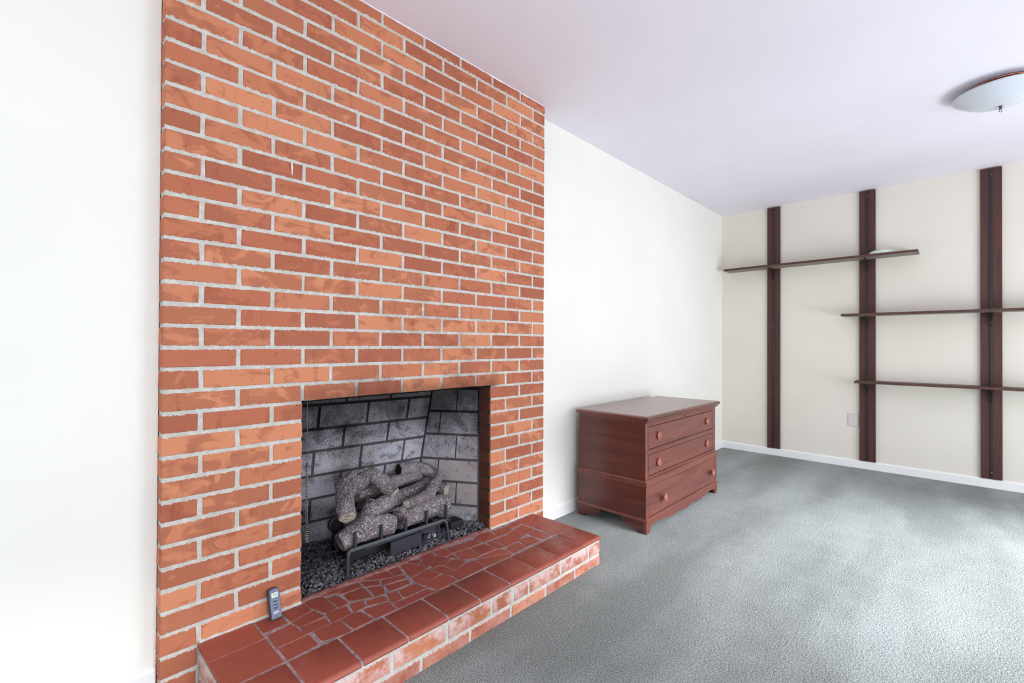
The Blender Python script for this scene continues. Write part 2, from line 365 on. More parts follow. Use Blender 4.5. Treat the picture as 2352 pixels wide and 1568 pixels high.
# ------------------------------------------------------------------ room shell
XF, YC, ZC = 4.8054, 0.0942, 2.4395       # shelf wall, wall behind the chest, ceiling
YL = 0.055                                # wall left of the bricks
P, CO, J = 0.20905, 0.066375, 0.0108      # brick pitch, course height, joint
WB = 8.5*P-J                              # brick breast width
def ZK(k): return 1.0615+(20-k)*CO
def struct(o): o['kind'] = 'structure'; return o
bm = bmesh.new(); box(bm, XB, XF, YR, 0.5, -0.06, 0.0); struct(obj('floor', bm, 'carpet'))
bm = bmesh.new(); box(bm, XB-0.1, XF+0.1, YR-0.1, 0.55, ZC, ZC+0.08); struct(obj('ceiling', bm, 'ceiling_paint'))
bm = bmesh.new(); box(bm, XB, 0.0, YL, YL+0.5, 0, ZC); struct(obj('wall_left', bm, 'wall_paint'))
bm = bmesh.new(); box(bm, WB, XF, YC, YC+0.45, 0, ZC); struct(obj('wall_center', bm, 'wall_paint'))
bm = bmesh.new(); box(bm, XF, XF+0.1, YR, YC+0.45, 0, ZC); struct(obj('wall_far', bm, 'wall_far_shaded'))
def wall_with_holes(name, axis, a0, a1, b0, b1, holes, mat):
    """wall running along x (axis 0) or y (axis 1), thickness b0..b1, holes (lo, hi, z0, z1)"""
    bm = bmesh.new()
    def bx(lo, hi, z0, z1):
        if hi-lo < 1e-4 or z1-z0 < 1e-4: return
        if axis == 0: box(bm, lo, hi, b0, b1, z0, z1)
        else: box(bm, b0, b1, lo, hi, z0, z1)
    cur = a0
    for lo, hi, z0, z1 in sorted(holes):
        bx(cur, lo, 0, ZC); bx(lo, hi, 0, z0); bx(lo, hi, z1, ZC); cur = hi
    bx(cur, a1, 0, ZC)
    return struct(obj(name, bm, mat))
wall_with_holes('wall_right', 0, XB, XF+0.1, YR-0.1, YR, [(1.90, 4.20, 0.08, 2.08), (-1.5, 0.7, 0.08, 2.05)], 'wall_paint')
wall_with_holes('wall_back', 1, YR, YL+0.5, XB-0.1, XB, [(-2.60, -0.90, 0.60, 2.00)], 'wall_paint')
def window(name, axis, lo, hi, z0, z1, plane, mull):
    root = struct(empty(name, ((lo+hi)/2, plane, z0) if axis == 0 else (plane, (lo+hi)/2, z0)))
    def part(n, a, b, c, d, depth0, depth1, mat):
        L = root.location
        if axis == 0: o = boxo(n, a-L.x, b-L.x, depth0-L.y, depth1-L.y, c-L.z, d-L.z, mat, root)
        else: o = boxo(n, depth0-L.x, depth1-L.x, a-L.y, b-L.y, c-L.z, d-L.z, mat, root)
        return o
    w = 0.05; q0, q1 = plane-0.08, plane-0.03
    part('frame_head', lo, hi, z1-w, z1, q0, q1, 'window_frame_paint'); part('frame_sill', lo, hi, z0, z0+w, q0, q1, 'window_frame_paint')
    xs = [lo]+mull+[hi]
    for x_ in xs:
        a = min(max(x_-w/2, lo), hi-w); part('frame_stile', a, a+w, z0+w, z1-w, q0, q1, 'window_frame_paint')
    for a, b in zip(xs, xs[1:]): part('pane', a+w/2, b-w/2, z0+w, z1-w, plane-0.058, plane-0.054, 'window_glass')
window('window_1', 0, 1.90, 4.20, 0.08, 2.08, YR, [3.05]); window('window_2', 0, -1.5, 0.7, 0.08, 2.05, YR, [-0.4]); window('window_3', 1, -2.60, -0.90, 0.60, 2.00, XB, [-1.75])
# baseboards: eased top edge
def base_prof(h, th): return [(0, 0), (th, 0), (th, h-0.012), (th-0.003, h-0.004), (th-0.007, h), (0, h)]
bm = bmesh.new(); prism(bm, [(YL-a, z) for a, z in base_prof(0.094, 0.012)], 0, XB, 0.0-0.002); struct(obj('baseboard_left', bm, 'trim_paint'))
bm = bmesh.new(); prism(bm, [(YC-a, z) for a, z in base_prof(0.078, 0.012)], 0, WB, XF); struct(obj('baseboard_center', bm, 'trim_paint'))
bm = bmesh.new(); prism(bm, [(XF-a, z) for a, z in base_prof(0.070, 0.012)], 1, YR, YC-0.012); struct(obj('baseboard_far', bm, 'trim_paint'))
# ragged paint/caulk bead where the bricks meet the ceiling
bm = bmesh.new(); n = 120; rows = []
for i in range(n+1):
    x_ = WB*i/n; h = 0.003+0.005*max(0, noise.noise((x_*9, 2, 0)))+0.004*max(0, noise.noise((x_*31, 7, 0)))
    rows.append([bm.verts.new((x_, -0.0035, ZC)), bm.verts.new((x_, -0.003, ZC-h)), bm.verts.new((x_, 0.004, ZC-h)), bm.verts.new((x_, 0.004, ZC))])
for a, b in zip(rows, rows[1:]):
    for k in range(4): bm.faces.new((a[k], a[(k+1) % 4], b[(k+1) % 4], b[k]))
struct(obj('trim_1', bm, 'ceiling_paint'))

# ------------------------------------------------------------------ brick chimney breast
OX0, OX1, OZ1 = 0.412, 1.350, ZK(23)       # firebox mouth
HZ = 0.140                                 # hearth top
breast = struct(empty('wall_fireplace', (0, 0, 0)))
bm = bmesh.new(); R3 = 0.0030
box(bm, R3, OX0-R3, R3, 0.094, 0, ZC); box(bm, OX1+R3, WB-R3, R3, 0.094, 0, ZC); box(bm, OX0-R3, OX1+R3, R3, 0.094, OZ1+0.006, ZC)
obj('mortar', bm, 'mortar', breast)
cache = {}
def brick_mesh(L, D, H, var, mat, bev=0.0026):
    key = (round(L, 3), round(D, 3), round(H, 3), var, mat)
    if key not in cache:
        rng = random.Random(str(key)); bm = bmesh.new(); box(bm, -L/2, L/2, -D/2, D/2, -H/2, H/2)
        for v in bm.verts: v.co += Vector((rng.uniform(-1, 1)*0.0016, rng.uniform(-1, 1)*0.0006, rng.uniform(-1, 1)*0.0013))
        bmesh.ops.bevel(bm, geom=bm.edges[:], offset=bev, segments=1, affect='EDGES')
        me = tomesh(bm, 'brick'); me.materials.append(M[mat]); cache[key] = me
    return cache[key]
def put_brick(x0, x1, y0, y1, z0, z1, parent, mat='brick', name='brick'):
    L, D, H = x1-x0, y1-y0, z1-z0
    o = link(name, brick_mesh(L, D, H, random.randrange(5), mat), None, parent, ((x0+x1)/2, (y0+y1)/2+random.uniform(-0.0008, 0.0008), (z0+z1)/2))
    o['len'] = float(L); o['hgt'] = float(H); return o
for cn in range(0, 37):
    z1 = ZK(cn-1)-0.0052; z0 = ZK(cn)+0.0052
    if cn == 0: z1 = ZC-0.001
    if cn == 36: z0 = max(z0, 0.001)
    edges = [0.0]+[(n_+(0 if cn % 2 else 0.5))*P for n_ in range(1 if cn % 2 else 0, 9) if 0.02 < (n_+(0 if cn % 2 else 0.5))*P < WB-0.02]
    for i, e in enumerate(edges):
        a = e if e == 0 else e+0.0008; b = (edges[i+1]-J-0.0008) if i+1 < len(edges) else WB
        segs = [(a, b)]
        if 24 <= cn <= 34:                      # interrupted by the firebox mouth
            segs = []
            if a < OX0-0.03: segs.append((a, OX0 if b > OX0-0.03 else b))
            if b > OX1+0.03: segs.append((OX1 if a < OX1+0.03 else a, b))
        out = []
        for s0, s1 in segs:                     # nothing is laid behind the raised hearth
            if z1 < HZ-0.012:
                if s0 < 0.093: out.append((s0, min(s1, 0.0945)))
                if s1 > 1.672: out.append((max(s0, 1.674), s1))
            else: out.append((s0, s1))
        for s0, s1 in out:
            if s1-s0 > 0.012: put_brick(s0, s1, 0.0, 0.0905, z0, z1, breast)
# steel angle that carries the course above the mouth
bm = bmesh.new(); box(bm, OX0-0.05, OX1+0.05, 0.012, 0.092, OZ1-0.001, OZ1+0.005); obj('lintel', bm, 'soot_black', breast)
# drip of white paint on one brick
bm = bmesh.new(); prism(bm, [(0.3666, 1.721), (0.3706, 1.7174), (0.3721, 1.6995), (0.3696, 1.6726), (0.3681, 1.6762), (0.3671, 1.7013)], 1, -0.0022, -0.0004); obj('paint_drip', bm, 'trim_paint', breast)

# ------------------------------------------------------------------ firebox
fb = tag(empty('firebox', (0.881, 0.09, 0.12)), 'soot-blackened firebox lined with grey refractory bricks inside the brick fireplace', 'firebox')
FL = fb.location.copy()
XJ = 1.343                 # side wall at the mouth
def cornX(z): return 1.169+0.066*(z-0.365)
def backY(x, z): return 0.365-0.11*(x-0.88)-0.165*(z-0.6)
def Pback(s, z, d=0.0):
    x_ = 0.548+s*(cornX(z)-0.548); return Vector((x_, backY(x_, z)+d, z))
def Pside(s, z, d=0.0, left=False):
    if left:
        cx = 0.548; return Vector((0.419+s*(cx-0.419)-d, 0.0905+s*(backY(cx, z)-0.0905), z))
    cx = cornX(z); return Vector((XJ+s*(cx-XJ)+d, 0.0905+s*(backY(cx, z)-0.0905), z))
rowb = [0.115, 0.250, 0.360, 0.470, 0.5855, 0.6885, 0.800, 0.910, 0.985]
rows_ = [0.112, 0.2331, 0.3526, 0.4712, 0.6010, 0.7230, 0.845, 0.965]
def fire_brick(fn, s0, s1, z0, z1, gs, gz):
    bm = bmesh.new(); F_ = []; B_ = []
    zs = [z0+gz, z1-gz]
    cen = fn((s0+s1)/2, (z0+z1)/2)
    grid = [[bm.verts.new(fn(s, z)-cen) for s in (s0+gs, s1-gs)] for z in zs]
    back = [[bm.verts.new(fn(s, z, 0.025)-cen) for s in (s0+gs, s1-gs)] for z in zs]
    for i in range(len(zs)-1):
        bm.faces.new((grid[i][0], grid[i][1], grid[i+1][1], grid[i+1][0])); bm.faces.new((back[i][0], back[i][1], back[i+1][1], back[i+1][0]))
        for k in (0, 1): bm.faces.new((grid[i][k], grid[i+1][k], back[i+1][k], back[i][k]))
    for i in (0, -1): bm.faces.new((grid[i][0], grid[i][1], back[i][1], back[i][0]))
    bmesh.ops.bevel(bm, geom=[e for e in bm.edges if len(e.link_faces) == 2 and e.calc_face_angle(0) > 0.5], offset=0.0025, segments=1, affect='EDGES')
    obj('firebrick', bm, 'firebrick', fb, loc=cen-FL)
rowj = [[0.752, 0.973], [0.623, 0.843, 1.067], [0.752, 0.973], [0.623, 0.843, 1.067], [0.752, 0.973], [0.632, 0.859, 1.071], [0.752, 0.973], [0.64, 0.86, 1.07]]
sidej = [0.66, 0.35, 0.685, 0.40, 0.75, 0.445, 0.66]
for i in range(8):
    z0, z1 = rowb[i], rowb[i+1]; bl = cornX((z0+z1)/2)-0.548
    js = [0.0]+[(x_-0.548)/bl for x_ in rowj[i]]+[1.0]
    for a, b in zip(js, js[1:]): fire_brick(Pback, a, b, z0, z1, 0.010, 0.0068)
for i in range(7):
    for lf in (False, True):
        js = [0.0, sidej[i], 1.0]
        for a, b in zip(js, js[1:]): fire_brick(lambda s, z, d=0.0, l=lf: Pside(s, z, d, l), a, b, rows_[i], rows_[i+1], 0.018, 0.0068)
def fire_sheet(fn, name):
    bm = bmesh.new(); zs = [0.10+0.02*i for i in range(45)]; ss_ = [-0.01+1.02*i/8 for i in range(9)]
    g = [[bm.verts.new(fn(s, z, 0.0055)-FL) for s in ss_] for z in zs]; g2 = [[bm.verts.new(fn(s, z, 0.06)-FL) for s in ss_] for z in zs]
    for i in range(len(zs)-1):
        for k in range(8):
            bm.faces.new((g[i][k], g[i][k+1], g[i+1][k+1], g[i+1][k])); bm.faces.new((g2[i][k], g2[i][k+1], g2[i+1][k+1], g2[i+1][k]))
        for k in (0, 8): bm.faces.new((g[i][k], g[i+1][k], g2[i+1][k], g2[i][k]))
    for i in (0, -1):
        for k in range(8): bm.faces.new((g[i][k], g[i][k+1], g2[i][k+1], g2[i][k]))
    obj(name, bm, 'fire_mortar', fb)
fire_sheet(Pback, 'mortar'); fire_sheet(lambda s, z, d=0.0: Pside(s, z, d), 'mortar'); fire_sheet(lambda s, z, d=0.0: Pside(s, z, d, True), 'mortar')
bm = bmesh.new(); box(bm, 0.38-FL.x, 1.38-FL.x, 0.088-FL.y, 0.47-FL.y, 0.985-FL.z, 1.03-FL.z); obj('smoke_shelf', bm, 'soot_black', fb)
bm = bmesh.new(); box(bm, 0.40-FL.x, 1.36-FL.x, -0.0-FL.y, 0.46-FL.y, 0.09-FL.z, 0.118-FL.z); obj('firebox_floor', bm, 'fire_mortar', fb)

# ------------------------------------------------------------------ raised hearth
HX0, HX1, HY = 0.0955, 1.672, -0.440
he = tag(empty('hearth', (0.88, -0.22, 0.0)), 'raised hearth of red quarry tiles and broken tile mosaic on two brick courses', 'hearth')
HL = he.location.copy()
def hbox(name, x0, x1, y0, y1, z0, z1, mat, bev=0.0, seg=1): return boxo(name, x0-HL.x, x1-HL.x, y0-HL.y, y1-HL.y, z0-HL.z, z1-HL.z, mat, he, bev, seg)
hbox('mortar', HX0+0.003, HX1-0.003, HY+0.003, -0.0015, 0.0005, 0.1255, 'mortar')
hbox('grout_bed', HX0+0.006, HX1-0.006, HY+0.010, -0.0015, 0.1255, 0.1386, 'grout')
bm = bmesh.new(); gp = [(-0.425, 0.1256), (-0.425, 0.1384)]+[(-0.4450+0.0125-0.0125*math.sin(a), 0.1384-0.0125+0.0125*math.cos(a)) for a in [math.pi/2*k/5 for k in range(6)]]+[(-0.4450, 0.1256)]
prism(bm, [(y_-HL.y, z_) for y_, z_ in gp], 0, HX0+0.004-HL.x, HX1-0.006-HL.x); obj('grout_nose', bm, 'grout', he)
def hb(x0, x1, y0, y1, z0, z1):
    o = put_brick(x0-HL.x, x1-HL.x, y0-HL.y, y1-HL.y, z0, z1, he, 'hearth_brick'); return o
c2 = [HX0, 0.305, 0.516, 0.732, 0.943, 1.060, 1.154, 1.367, 1.578, HX1]; c1 = [HX0, 0.203, 0.414, 0.626, 0.837, 1.049, 1.261, 1.472, HX1]
for js, z0, z1 in ((c2, 0.0545, 0.110), (c1, 0.0005, 0.0425)):
    for i, (a, b) in enumerate(zip(js, js[1:])):
        hb(a+(0 if i == 0 else 0.006), b-(0 if i == len(js)-2 else 0.006), HY, HY+0.095, z0, z1)
    for xs in ((HX0, HX0+0.095), (HX1-0.095, HX1)):
        ys = [HY+0.105, -0.225, -0.012] if z0 > 0.02 else [HY+0.105, -0.125, -0.012]
        for a, b in zip(ys, ys[1:]):
            o = hb(xs[0], xs[1], a, b-0.008, z0, z1)
def tile(poly, name='tile', z=HZ, thick=0.013, tilt=0.0005, grow=0.0):
    if grow:
        gx = sum(q[0] for q in poly)/len(poly); gy = sum(q[1] for q in poly)/len(poly); q_ = []
        for x_, y_ in poly:
            d = Vector((x_-gx, y_-gy)); d = d/(d.length or 1)*grow; q_.append((x_+d.x, y_+d.y))
        poly = q_
    cx = sum(q[0] for q in poly)/len(poly); cy = sum(q[1] for q in poly)/len(poly); bm = bmesh.new()
    ax, ay = random.uniform(-tilt, tilt)/0.05, random.uniform(-tilt, tilt)/0.05; dz = random.uniform(-0.0004, 0.0004)
    def ring(ins, zz):
        out = []
        for x_, y_ in poly:
            d = Vector((cx-x_, cy-y_)); l = d.length or 1; d = d/l*min(ins, l*0.5)
            px, py = x_+d.x-cx, y_+d.y-cy
            out.append(bm.verts.new((px, py, zz+dz+(ax*px+ay*py if zz > -0.005 else 0))))
        return out
    r0, r1, r2 = ring(0.0, -thick), ring(0.0003, -0.0008), ring(0.0010, 0.0)
    n_ = len(poly)
    for a, b in ((r0, r1), (r1, r2)):
        for i in range(n_): bm.faces.new((a[i], a[(i+1) % n_], b[(i+1) % n_], b[i]))
    bm.faces.new(r0); bm.faces.new(r2)
    return obj(name, bm, 'quarry_tile', he, loc=(cx-HL.x, cy-HL.y, z-HL.z))
FJ = [HX0, 0.2565, 0.4135, 0.572, 0.732, 0.881, 1.040, 1.200, 1.355, 1.5215, HX1-0.004]
def bull(x0, x1, y_back, y_front, left=False, right=False):
    """square tile with a rolled front edge"""
    prof = [(y_back, HZ-0.013), (y_back, HZ-0.001), (y_back-0.001, HZ)]
    r = 0.013
    for k in range(0, 7):
        a = math.pi/2*k/6; prof.append((y_front+r-r*math.sin(a), HZ-r+r*math.cos(a)))
    prof.append((y_front, HZ-0.0155)); prof.append((y_front+0.02, HZ-0.0155))
    cx, cy = (x0+x1)/2, (y_back+y_front)/2; bm = bmesh.new(); n_ = len(prof); cols = []
    xs = [x0, x0+0.0012, x1-0.0012, x1]
    for k, x_ in enumerate(xs):
        dz = -0.0012 if k in (0, 3) else 0
        cols.append([bm.verts.new((x_-cx, y_-cy, z_-HZ+(dz if z_ > HZ-0.006 else 0))) for y_, z_ in prof])
    for a, b in zip(cols, cols[1:]):
        for i in range(n_): bm.faces.new((a[i], a[(i+1) % n_], b[(i+1) % n_], b[i]))
    bm.faces.new(cols[0]); bm.faces.new(cols[-1])
    o = obj('tile', bm, 'quarry_tile', he, loc=(cx-HL.x, cy-HL.y, HZ-HL.z))
    for f in o.data.polygons: f.use_smooth = abs(f.normal.x) < 0.5
    return o
for i, (a, b) in enumerate(zip(FJ, FJ[1:])):
    g0 = 0.0 if i == 0 else (0.0038 if i < 7 else 0.0022); g1 = 0.0 if i == len(FJ)-2 else (0.0038 if i < 6 else 0.0022)
    bull(a+g0, b-g1, -0.2895, -0.4465)
tile([(HX0, -0.002), (0.251, -0.002), (0.251, -0.1235), (HX0, -0.1275)]); tile([(HX0, -0.1295), (0.252, -0.1255), (0.2525, -0.2815), (HX0, -0.2840)])
tile([(1.5245, -0.1365), (1.652, -0.1320), (1.668, -0.1320), (1.668, -0.2855), (1.5245, -0.2855)])
MOS = """0.258,-0.015 0.336,-0.013 0.329,-0.054 0.332,-0.090 0.259,-0.093;0.341,-0.015 0.418,-0.010 0.418,-0.074 0.344,-0.091;0.343,-0.098 0.422,-0.080 0.436,-0.140 0.353,-0.143;0.355,-0.150 0.430,-0.150 0.430,-0.194 0.341,-0.196 0.349,-0.170;0.262,-0.115 0.337,-0.106 0.343,-0.143 0.341,-0.199 0.259,-0.198;0.263,-0.206 0.355,-0.205 0.354,-0.275 0.262,-0.280;0.375,-0.201 0.459,-0.200 0.462,-0.282 0.435,-0.281 0.378,-0.270 0.372,-0.251;0.423,-0.005 0.460,-0.005 0.482,-0.017 0.487,-0.121 0.447,-0.125 0.423,-0.054;0.491,-0.038 0.524,-0.043 0.532,-0.121 0.495,-0.128;0.486,-0.015 0.534,-0.029 0.562,-0.008 0.555,0.003 0.486,0.000;0.532,-0.041 0.569,-0.011 0.623,-0.013 0.622,-0.053 0.556,-0.048;0.544,-0.062 0.558,-0.059 0.619,-0.062 0.613,-0.146 0.555,-0.122 0.540,-0.109;0.453,-0.128 0.514,-0.137 0.506,-0.192 0.437,-0.195 0.445,-0.136;0.531,-0.133 0.574,-0.143 0.563,-0.186 0.516,-0.192;0.584,-0.158 0.646,-0.171 0.635,-0.211 0.571,-0.186;0.635,-0.018 0.691,-0.059 0.673,-0.086 0.633,-0.060;0.699,-0.062 0.776,-0.087 0.778,-0.117 0.685,-0.101;0.632,-0.075 0.676,-0.101 0.674,-0.118 0.655,-0.158 0.623,-0.151;0.687,-0.112 0.772,-0.132 0.764,-0.163 0.678,-0.159;0.660,-0.167 0.695,-0.175 0.684,-0.235 0.643,-0.235 0.646,-0.217;0.707,-0.178 0.760,-0.178 0.776,-0.184 0.789,-0.237 0.699,-0.238 0.695,-0.220;0.552,-0.202 0.636,-0.219 0.631,-0.243 0.632,-0.278 0.556,-0.278 0.548,-0.222;0.467,-0.200 0.516,-0.196 0.534,-0.205 0.542,-0.275 0.473,-0.279;0.642,-0.009 0.695,0.003 0.755,-0.005 0.747,-0.073 0.701,-0.051;0.763,-0.011 0.803,-0.013 0.789,-0.077 0.755,-0.071;0.820,-0.011 0.851,-0.020 0.873,-0.053 0.893,-0.105 0.797,-0.127 0.795,-0.114;0.862,-0.002 0.913,-0.025 0.909,-0.033 0.878,-0.047 0.862,-0.017;0.921,-0.027 0.917,-0.005 0.981,-0.002 0.978,-0.030 0.917,-0.038;0.883,-0.055 0.915,-0.038 0.975,-0.037 0.991,-0.061 0.995,-0.084 1.004,-0.117 0.946,-0.136 0.897,-0.098;0.907,-0.111 0.921,-0.122 0.890,-0.133;0.924,-0.128 0.938,-0.143 0.954,-0.203 0.914,-0.221 0.907,-0.203 0.891,-0.141;0.948,-0.142 1.004,-0.126 1.027,-0.143 1.032,-0.170 1.027,-0.182 0.962,-0.205;1.005,-0.091 1.041,-0.085 1.027,-0.132;0.995,-0.003 1.047,-0.011 1.050,-0.072 1.002,-0.079 0.993,-0.039;0.823,-0.132 0.878,-0.119 0.893,-0.183 0.879,-0.190 0.831,-0.194;0.794,-0.134 0.819,-0.133 0.825,-0.195 0.835,-0.280 0.814,-0.282 0.798,-0.230 0.784,-0.164;0.832,-0.198 0.876,-0.197 0.905,-0.206 0.908,-0.225 0.909,-0.276 0.838,-0.281 0.832,-0.236;0.919,-0.222 0.964,-0.209 1.030,-0.192 1.065,-0.198 1.069,-0.275 0.917,-0.280;0.643,-0.243 0.680,-0.246 0.786,-0.246 0.803,-0.283 0.641,-0.281;1.050,-0.086 1.124,-0.097 1.122,-0.181 1.089,-0.182 1.035,-0.159;1.137,-0.097 1.209,-0.106 1.217,-0.182 1.130,-0.180;1.062,-0.020 1.213,-0.036 1.212,-0.088 1.135,-0.088 1.054,-0.077;1.218,-0.034 1.276,-0.011 1.317,-0.021 1.324,-0.097 1.224,-0.090;1.226,-0.106 1.253,-0.108 1.263,-0.192 1.224,-0.192;1.262,-0.107 1.349,-0.111 1.366,-0.191 1.351,-0.198 1.274,-0.197;1.130,-0.192 1.213,-0.194 1.234,-0.219 1.230,-0.260 1.085,-0.192;1.075,-0.197 1.217,-0.262 1.226,-0.272 1.199,-0.281 1.075,-0.277;1.248,-0.217 1.272,-0.208 1.332,-0.210 1.326,-0.270 1.238,-0.271;1.337,-0.028 1.416,-0.039 1.422,-0.085 1.364,-0.095 1.326,-0.094;1.425,-0.038 1.504,-0.022 1.504,-0.066 1.435,-0.068;1.358,-0.108 1.502,-0.076 1.505,-0.161 1.442,-0.165 1.376,-0.182 1.361,-0.158;1.446,-0.169 1.508,-0.173 1.505,-0.266 1.443,-0.269 1.438,-0.213;1.351,-0.202 1.379,-0.194 1.428,-0.207 1.421,-0.273 1.335,-0.269;1.516,-0.019 1.567,-0.020 1.579,-0.131 1.520,-0.129 1.514,-0.065;1.574,-0.021 1.660,-0.015 1.666,-0.128 1.585,-0.126"""
for s in MOS.split(';'):
    tile([tuple(map(float, q.split(','))) for q in s.split()], 'tile_piece', thick=0.004, grow=0.0020)
# rough mortar lip between the tiles and the gravel, and a smear along the foot of the bricks
def lip(name, x0, x1, yf, yb, zt, seed, mat, n=70):
    bm = bmesh.new(); rows = []
    for i in range(n+1):
        x_ = x0+(x1-x0)*i/n; w = noise.noise((x_*14, seed, 0))*0.012+noise.noise((x_*50, seed, 3))*0.004; h = noise.noise((x_*22, seed, 9))*0.003
        ys = [yf+w-0.006, yf+w+0.002, (yf+yb)/2+w*0.4, yb-0.004+w*0.3, yb+0.010+w*0.3]; zs = [HZ-0.004, HZ+0.0012, zt+h, zt-0.003+h, HZ-0.022]
        rows.append([bm.verts.new((x_-HL.x, y_-HL.y, z_)) for y_, z_ in zip(ys, zs)])
    for a, b in zip(rows, rows[1:]):
        for k in range(4): bm.faces.new((a[k], a[k+1], b[k+1], b[k]))
    return obj(name, bm, mat, he, smooth=True)
lip('mortar_lip', OX0+0.001, OX1-0.001, -0.004, 0.040, HZ+0.0022, 3.1, 'mortar_fillet')
for x0, x1, sd in ((HX0+0.004, OX0, 5.2), (OX1, 1.664, 8.4)):
    bm = bmesh.new(); rows = []
    for i in range(41):
        x_ = x0+(x1-x0)*i/40; h = 0.006+0.006*noise.noise((x_*30, sd, 0)); w = 0.007+0.004*noise.noise((x_*24, sd, 5))
        rows.append([bm.verts.new((x_-HL.x, y_-HL.y, z_)) for y_, z_ in ((-w, HZ-0.002), (-w*0.6, HZ+0.0015), (-0.0022, HZ+max(h, 0.002)), (0.002, HZ+max(h, 0.002)))])
    for a, b in zip(rows, rows[1:]):
        for k in range(3): bm.faces.new((a[k], a[k+1], b[k+1], b[k]))
    obj('mortar_smear', bm, 'mortar', he, smooth=True)

# ------------------------------------------------------------------ lava rock bed
def rock_bed():
    protos = []
    for i in range(6):
        b = bmesh.new(); bmesh.ops.create_icosphere(b, subdivisions=1, radius=1.0)
        for v in b.verts: v.co *= 0.75+0.5*noise.noise(v.co*1.7+Vector((i*9, 0, 0)))
        protos.append(([v.co.copy() for v in b.verts], [[v.index for v in f.verts] for f in b.faces])); b.free()
    V = []; Fc = []; rng = random.Random(11)
    def add(x_, y_, z_, r):
        vs, fs = rng.choice(protos); Mx = Matrix.Rotation(rng.uniform(0, 6.28), 3, Vector((rng.uniform(-1, 1), rng.uniform(-1, 1), rng.uniform(-1, 1))).normalized())
        k = len(V); sq = Vector((r*rng.uniform(0.8, 1.3), r*rng.uniform(0.8, 1.2), r*rng.uniform(0.65, 1.0)))
        for v in vs:
            q = Mx @ Vector((v.x*sq.x, v.y*sq.y, v.z*sq.z)); V.append((x_+q.x, y_+q.y, z_+q.z))
        for f in fs: Fc.append([k+a for a in f])
    cnt = 0
    while cnt < 5600:
        x_ = rng.uniform(0.417, 1.343); y_ = rng.uniform(0.018, 0.46)
        if y_ > 0.0905:
            yb = backY(x_, 0.15); s = (y_-0.0905)/(yb-0.0905)
            if y_ > yb-0.012 or x_ > XJ-s*(XJ-1.155)-0.008 or x_ < 0.419+s*0.129+0.008: continue
        front = 0.036+0.016*noise.noise((x_*13, 3.1, 0)); heap = 0.008*noise.noise((x_*6, y_*8, 1.0))
        if y_ < front: 
            if rng.random() > 0.10: continue
        if y_ > 0.33 and rng.random() < 0.3: continue
        top = 0.134+0.016*min(1, max(0, (y_-0.02)/0.06))+heap+0.012*max(0, (x_-1.1)/0.25)
        lay = rng.random(); z_ = top-0.012*lay
        add(x_, y_, z_, rng.uniform(0.0055, 0.0108)); cnt += 1
    me = bpy.data.meshes.new('lava_rock'); me.from_pydata(V, [], Fc); me.update(); return me
o = link('lava_rock', rock_bed(), 'lava_rock'); tag(o, 'loose dark grey lava rock spread over the firebox floor', 'lava rock', kind='stuff')

# ------------------------------------------------------------------ ceramic logs
def make_log(name, label, branches, cuts, loc_i=1):
    """branches: lists of (x, y, z, r); the first is the trunk. cuts: (branch, end, material)"""
    root = empty(name, branches[0][0][:3]); tag(root, label, 'log', 'ceramic logs in the firebox'); RL = Vector(branches[0][0][:3])
    ends = {}
    for bi, br in enumerate(branches):
        C_ = catmull(br, 9); pts = [Vector(q[:3]) for q in C_]; rad = [q[3] for q in C_]; n = 30
        # blunt, slightly rounded ends
        T, N = frames(pts)
        rad = rad[:]; k_end = len(rad)-1
        bm = bmesh.new(); uvl = bm.loops.layers.uv.new('UVMap'); rings = []; acc = [0.0]
        for a, b in zip(pts, pts[1:]): acc.append(acc[-1]+(b-a).length)
        for i, (p_, t_, n_) in enumerate(zip(pts, T, N)):
            b_ = t_.cross(n_); ring = []
            for k in range(n):
                th = 2*math.pi*k/n; d = n_*math.cos(th)+b_*math.sin(th); sp = p_+d*rad[i]
                rid = abs(noise.noise(Vector((math.cos(th)*3.2+bi*5+RL.x*40, math.sin(th)*3.2, acc[i]*16))))
                big = noise.noise(sp*22)
                end_f = 0.94 if i in (0, k_end) else 1.0
                q = rad[i]*end_f*(1+0.20*(0.35-rid)+0.14*big)
                ring.append(bm.verts.new(p_+d*q-RL))
            rings.append(ring)
        for i in range(len(rings)-1):
            for k in range(n):
                f = bm.faces.new((rings[i][k], rings[i][(k+1) % n], rings[i+1][(k+1) % n], rings[i+1][k])); f.smooth = True
                for l, (uu, vv) in zip(f.loops, ((k/n, acc[i]), ((k+1)/n, acc[i]), ((k+1)/n, acc[i+1]), (k/n, acc[i+1]))): l[uvl].uv = (uu, vv/0.25)
        for e, ring, tdir in ((0, rings[0], -T[0]), (1, rings[-1], T[-1])):
            ends[(bi, e)] = ([v.co.copy() for v in ring], tdir)
            cc = sum((v.co for v in ring), Vector())/n
            cv = bm.verts.new(cc+tdir*0.001)
            for k in range(n):
                f = bm.faces.new((ring[k], ring[(k+1) % n], cv))
                for l in f.loops: l[uvl].uv = (0.5, 0.1)
        me = bpy.data.meshes.new('bark'); bmesh.ops.recalc_face_normals(bm, faces=bm.faces[:]); bm.to_mesh(me); bm.free()
        link('bark' if bi == 0 else 'branch', me, 'log_bark', root)
    for bi, e, mat in cuts:
        ring, td = ends[(bi, e)]; bm = bmesh.new(); cc = sum(ring, Vector())/len(ring)
        a = [bm.verts.new(cc+(q-cc)*0.97+td*0.0005) for q in ring]; b = [bm.verts.new(cc+(q-cc)*0.90+td*0.0045) for q in ring]; cv = bm.verts.new(cc+td*0.0065); n = len(ring)
        for k in range(n): bm.faces.new((a[k], a[(k+1) % n], b[(k+1) % n], b[k])); bm.faces.new((b[k], b[(k+1) % n], cv))
        obj('cut_end', bm, mat, root)
